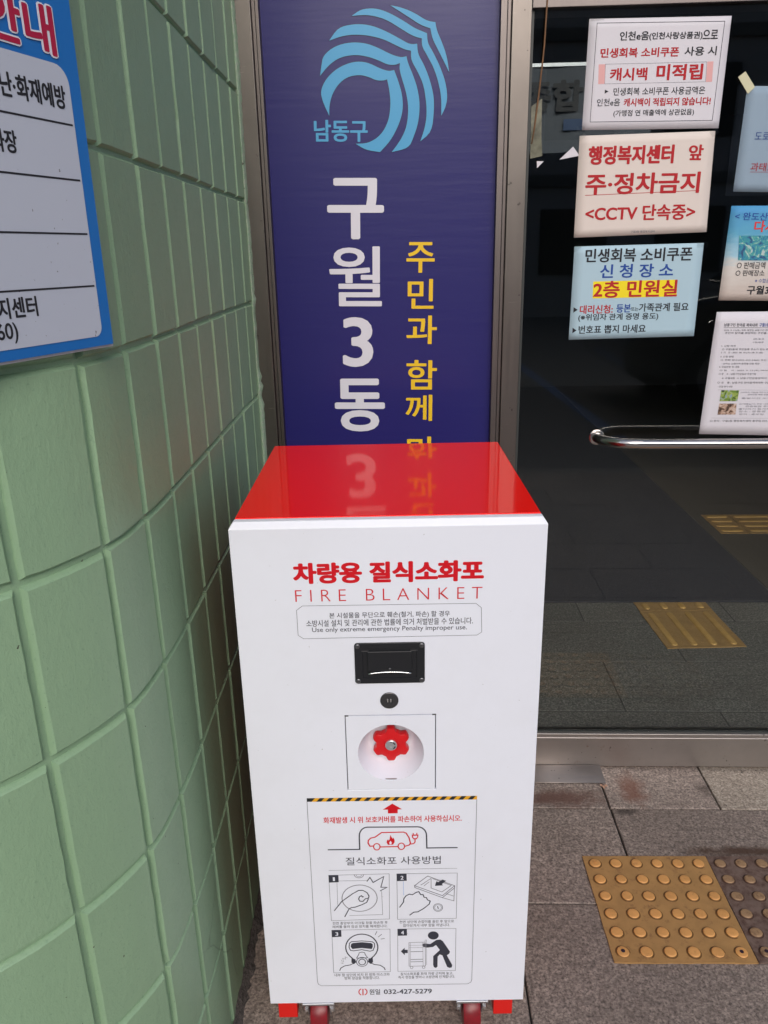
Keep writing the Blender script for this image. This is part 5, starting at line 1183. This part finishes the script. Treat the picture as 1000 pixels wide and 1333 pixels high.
bm = bmesh.new(); lathe(bm, [(.0022,.0024),(.0018,.0036),(.0008,.0040)], 12, Matrix.Translation((hx, -.0028, hz-.0080)) @ FRONT); bmobj('rivet', bm, screw_m, hn, smooth=True)
for s in (-1, 1):
    bm = bmesh.new(); box(bm, hx+s*.0385-.0055, hx+s*.0385+.0055, -.0042, -.0020, hz+.0222, hz+.0240); bmobj('hinge_pin', bm, screw_m, hn)
    for s2 in (-1, 1):
        bm = bmesh.new(); lathe(bm, [(.0042,.0020),(.0040,.0033),(.0030,.0040),(.0014,.0040),(.0014,.0034)], 16, Matrix.Translation((hx+s*.0505, 0, hz+s2*.0310)) @ FRONT); bmobj('screw', bm, screw_m, hn, smooth='auto')
# round key lock
bm = bmesh.new(); lathe(bm, [(.0148,.0001),(.0148,.0016),(.0138,.0024),(.0062,.0024),(.0058,.0016),(.0002,.0016)], 32, Matrix.Translation((-.0030, 0, .7415)) @ FRONT, False, True)
lk = bmobj('key_lock', bm, lock_m, cab, smooth='auto')
bm = bmesh.new()
box(bm, -.0064, -.0048, -.0030, -.0014, .7392, .7440); box(bm, -.0014, .0002, -.0030, -.0014, .7392, .7440); bmobj('key_guide', bm, bolt_m, lk)
bm = bmesh.new(); box(bm, -.0082, .0022, -.0028, -.0023, .7550, .7566); bmobj('lock_tab', bm, bolt_m, lk)
# red feet and castors
for s, xa in ((-1, -.2265), (1, .1850)):
    boxo('foot_block', xa, xa+.036, .010, .060, .036, .0843, red_part, cab, bevel=.001)
    boxo('foot_block', xa, xa+.036, .40, .45, .048, .0843, red_part, cab, bevel=.001)
def castor(x, y):
    bm = bmesh.new(); box(bm, x-.030, x+.030, y-.030, y+.030, .0790, .0843); c = bmobj('castor', bm, zinc, cab, bevel=.001)
    bm = bmesh.new(); lathe(bm, [(.030,-.0165),(.0360,-.0160),(.0380,-.0120),(.0385,.0),(.0380,.0120),(.0360,.0160),(.030,.0165)], 40, Matrix.Translation((x, y, .0392)) @ Matrix.Rotation(PI/2, 4, 'Y')); bmobj('wheel', bm, wheel_m, c, smooth='auto', angle=50)
    for s in (-1, 1):
        bm = bmesh.new(); xa = x+s*.0205
        pr = [(-.024,.079),(.024,.079),(.014,.036),(0,.029),(-.014,.036)]
        a = [bm.verts.new((xa-.0013, y+p, z)) for p, z in pr]; b = [bm.verts.new((xa+.0013, y+p, z)) for p, z in pr]
        bm.faces.new(a); bm.faces.new(b[::-1])
        for k in range(5): bm.faces.new((a[k], a[(k+1)%5], b[(k+1)%5], b[k]))
        bmobj('fork_plate', bm, zinc, c, bevel=.0006)
        bm = bmesh.new(); lathe(bm, [(.0072,.0014),(.0072,.0070),(.0060,.0078)], 6, Matrix.Translation((xa, y, .0392)) @ Matrix.Rotation(s*PI/2, 4, 'Y')); bmobj('bolt', bm, bolt_m, c)
        bm = bmesh.new(); lathe(bm, [(.0066,.0014),(.0066,.0066),(.0056,.0074)], 6, Matrix.Translation((xa, y-.015, .0560)) @ Matrix.Rotation(s*PI/2, 4, 'Y')); bmobj('bolt', bm, bolt_m, c)
for x in (-.1485, .1430):
    for y in (.028, .41): castor(x, y)

# ================= the street behind (seen only as reflections) =================
def prism(bm, prof, y0, y1, mi=0, inset=0):
    a = [bm.verts.new((x, y0, z)) for x, z in prof]; b = [bm.verts.new((x, y1, z)) for x, z in prof]; n = len(a)
    bm.faces.new(a); bm.faces.new(b[::-1])
    for k in range(n): bm.faces.new((a[k], a[(k+1)%n], b[(k+1)%n], b[k]))
car_paint = mat('dark_grey_car_paint', (.045,.05,.06), .25, .3, 1.0); car_glass = mat('dark_car_glass', (.01,.012,.014), .05); tyre = mat('tyre', (.02,.02,.02), .8)
def parked_car(x, y, label, paint):
    c = thing('parked_car', label, 'car', (x, y, -.02), 0, 'cars parked in the bays behind the viewer')
    body = [(-2.15,.32),(-2.2,.55),(-2.12,.78),(-1.55,.92),(-.95,1.0),(1.75,1.02),(2.12,.95),(2.2,.62),(2.15,.32)]
    bm = bmesh.new(); prism(bm, body, -.9, .9); bmobj('body', bm, paint, c, bevel=.09, seg=4)
    cabp = [(-1.0,.98),(-.25,1.42),(1.15,1.45),(1.85,.99)]
    bm = bmesh.new(); prism(bm, cabp, -.74, .74); bmobj('window_glass', bm, car_glass, c, bevel=.06, seg=3)
    bm = bmesh.new(); prism(bm, [(-.28,1.415),(1.18,1.44),(1.05,1.49),(-.12,1.48)], -.70, .70); bmobj('roof', bm, paint, c, bevel=.02)
    for wx in (-1.35, 1.4):
        for s in (-1, 1):
            bm = bmesh.new(); lathe(bm, [(.20,-.1),(.31,-.1),(.33,-.07),(.33,.07),(.31,.1),(.20,.1)], 28, Matrix.Translation((wx, s*.82, .33)) @ FRONT); wl = bmobj('wheel', bm, tyre, c, smooth='auto')
            bm = bmesh.new(); lathe(bm, [(.2,-.104),(.19,.0),(.2,.104)], 20, Matrix.Translation((wx, s*.82, .33)) @ FRONT); bmobj('rim', bm, zinc, wl, smooth='auto')
    c.scale = (1, 1, 1.12)
    for s in (-1, 1): boxo('headlight', -2.19, -2.05, s*.68-.16, s*.68+.16, .62, .74, MT['sign_white'], c, bevel=.02)
_c = parked_car(4.02, -3.9, 'dark grey car parked across the road, faintly mirrored in the door glass', car_paint)
opp_m = mat('opposite_render', (.58,.54,.54), .85); win_m = mat('dark_window', (.04,.042,.045), .3); band_m = mat('opposite_band', (.22,.21,.20), .8)
for k, (x0, x1, h, dy) in enumerate(((-24,-9,5.6,0),(-8.6,2.0,5.2,1.0),(2.5,19,9.5,0))):
    lab = ('pale two storey block across the road on the left', 'lowest pale block across the road in the middle', 'tallest pale block across the road on the right')[k]
    b = thing('opposite_building', lab, 'building', (x0, -16-dy, -.16), 0, 'buildings across the road behind the viewer')
    boxo('wall', 0, x1-x0, -8, 0, 0, h, opp_m, b)
    nf = max(1, int((h-1)/2.6))
    for f_ in range(nf):
        z = 1.0+f_*3.0
        boxo('band', 0, x1-x0, .003, .12, z+2.0, z+2.25, band_m, b)
        nw = int((x1-x0)/2.6)
        for q in range(nw):
            xx = (q+.5)*(x1-x0)/nw
            wn = boxo('window', xx-.8, xx+.8, .004, .05, z, z+1.5, win_m, b)
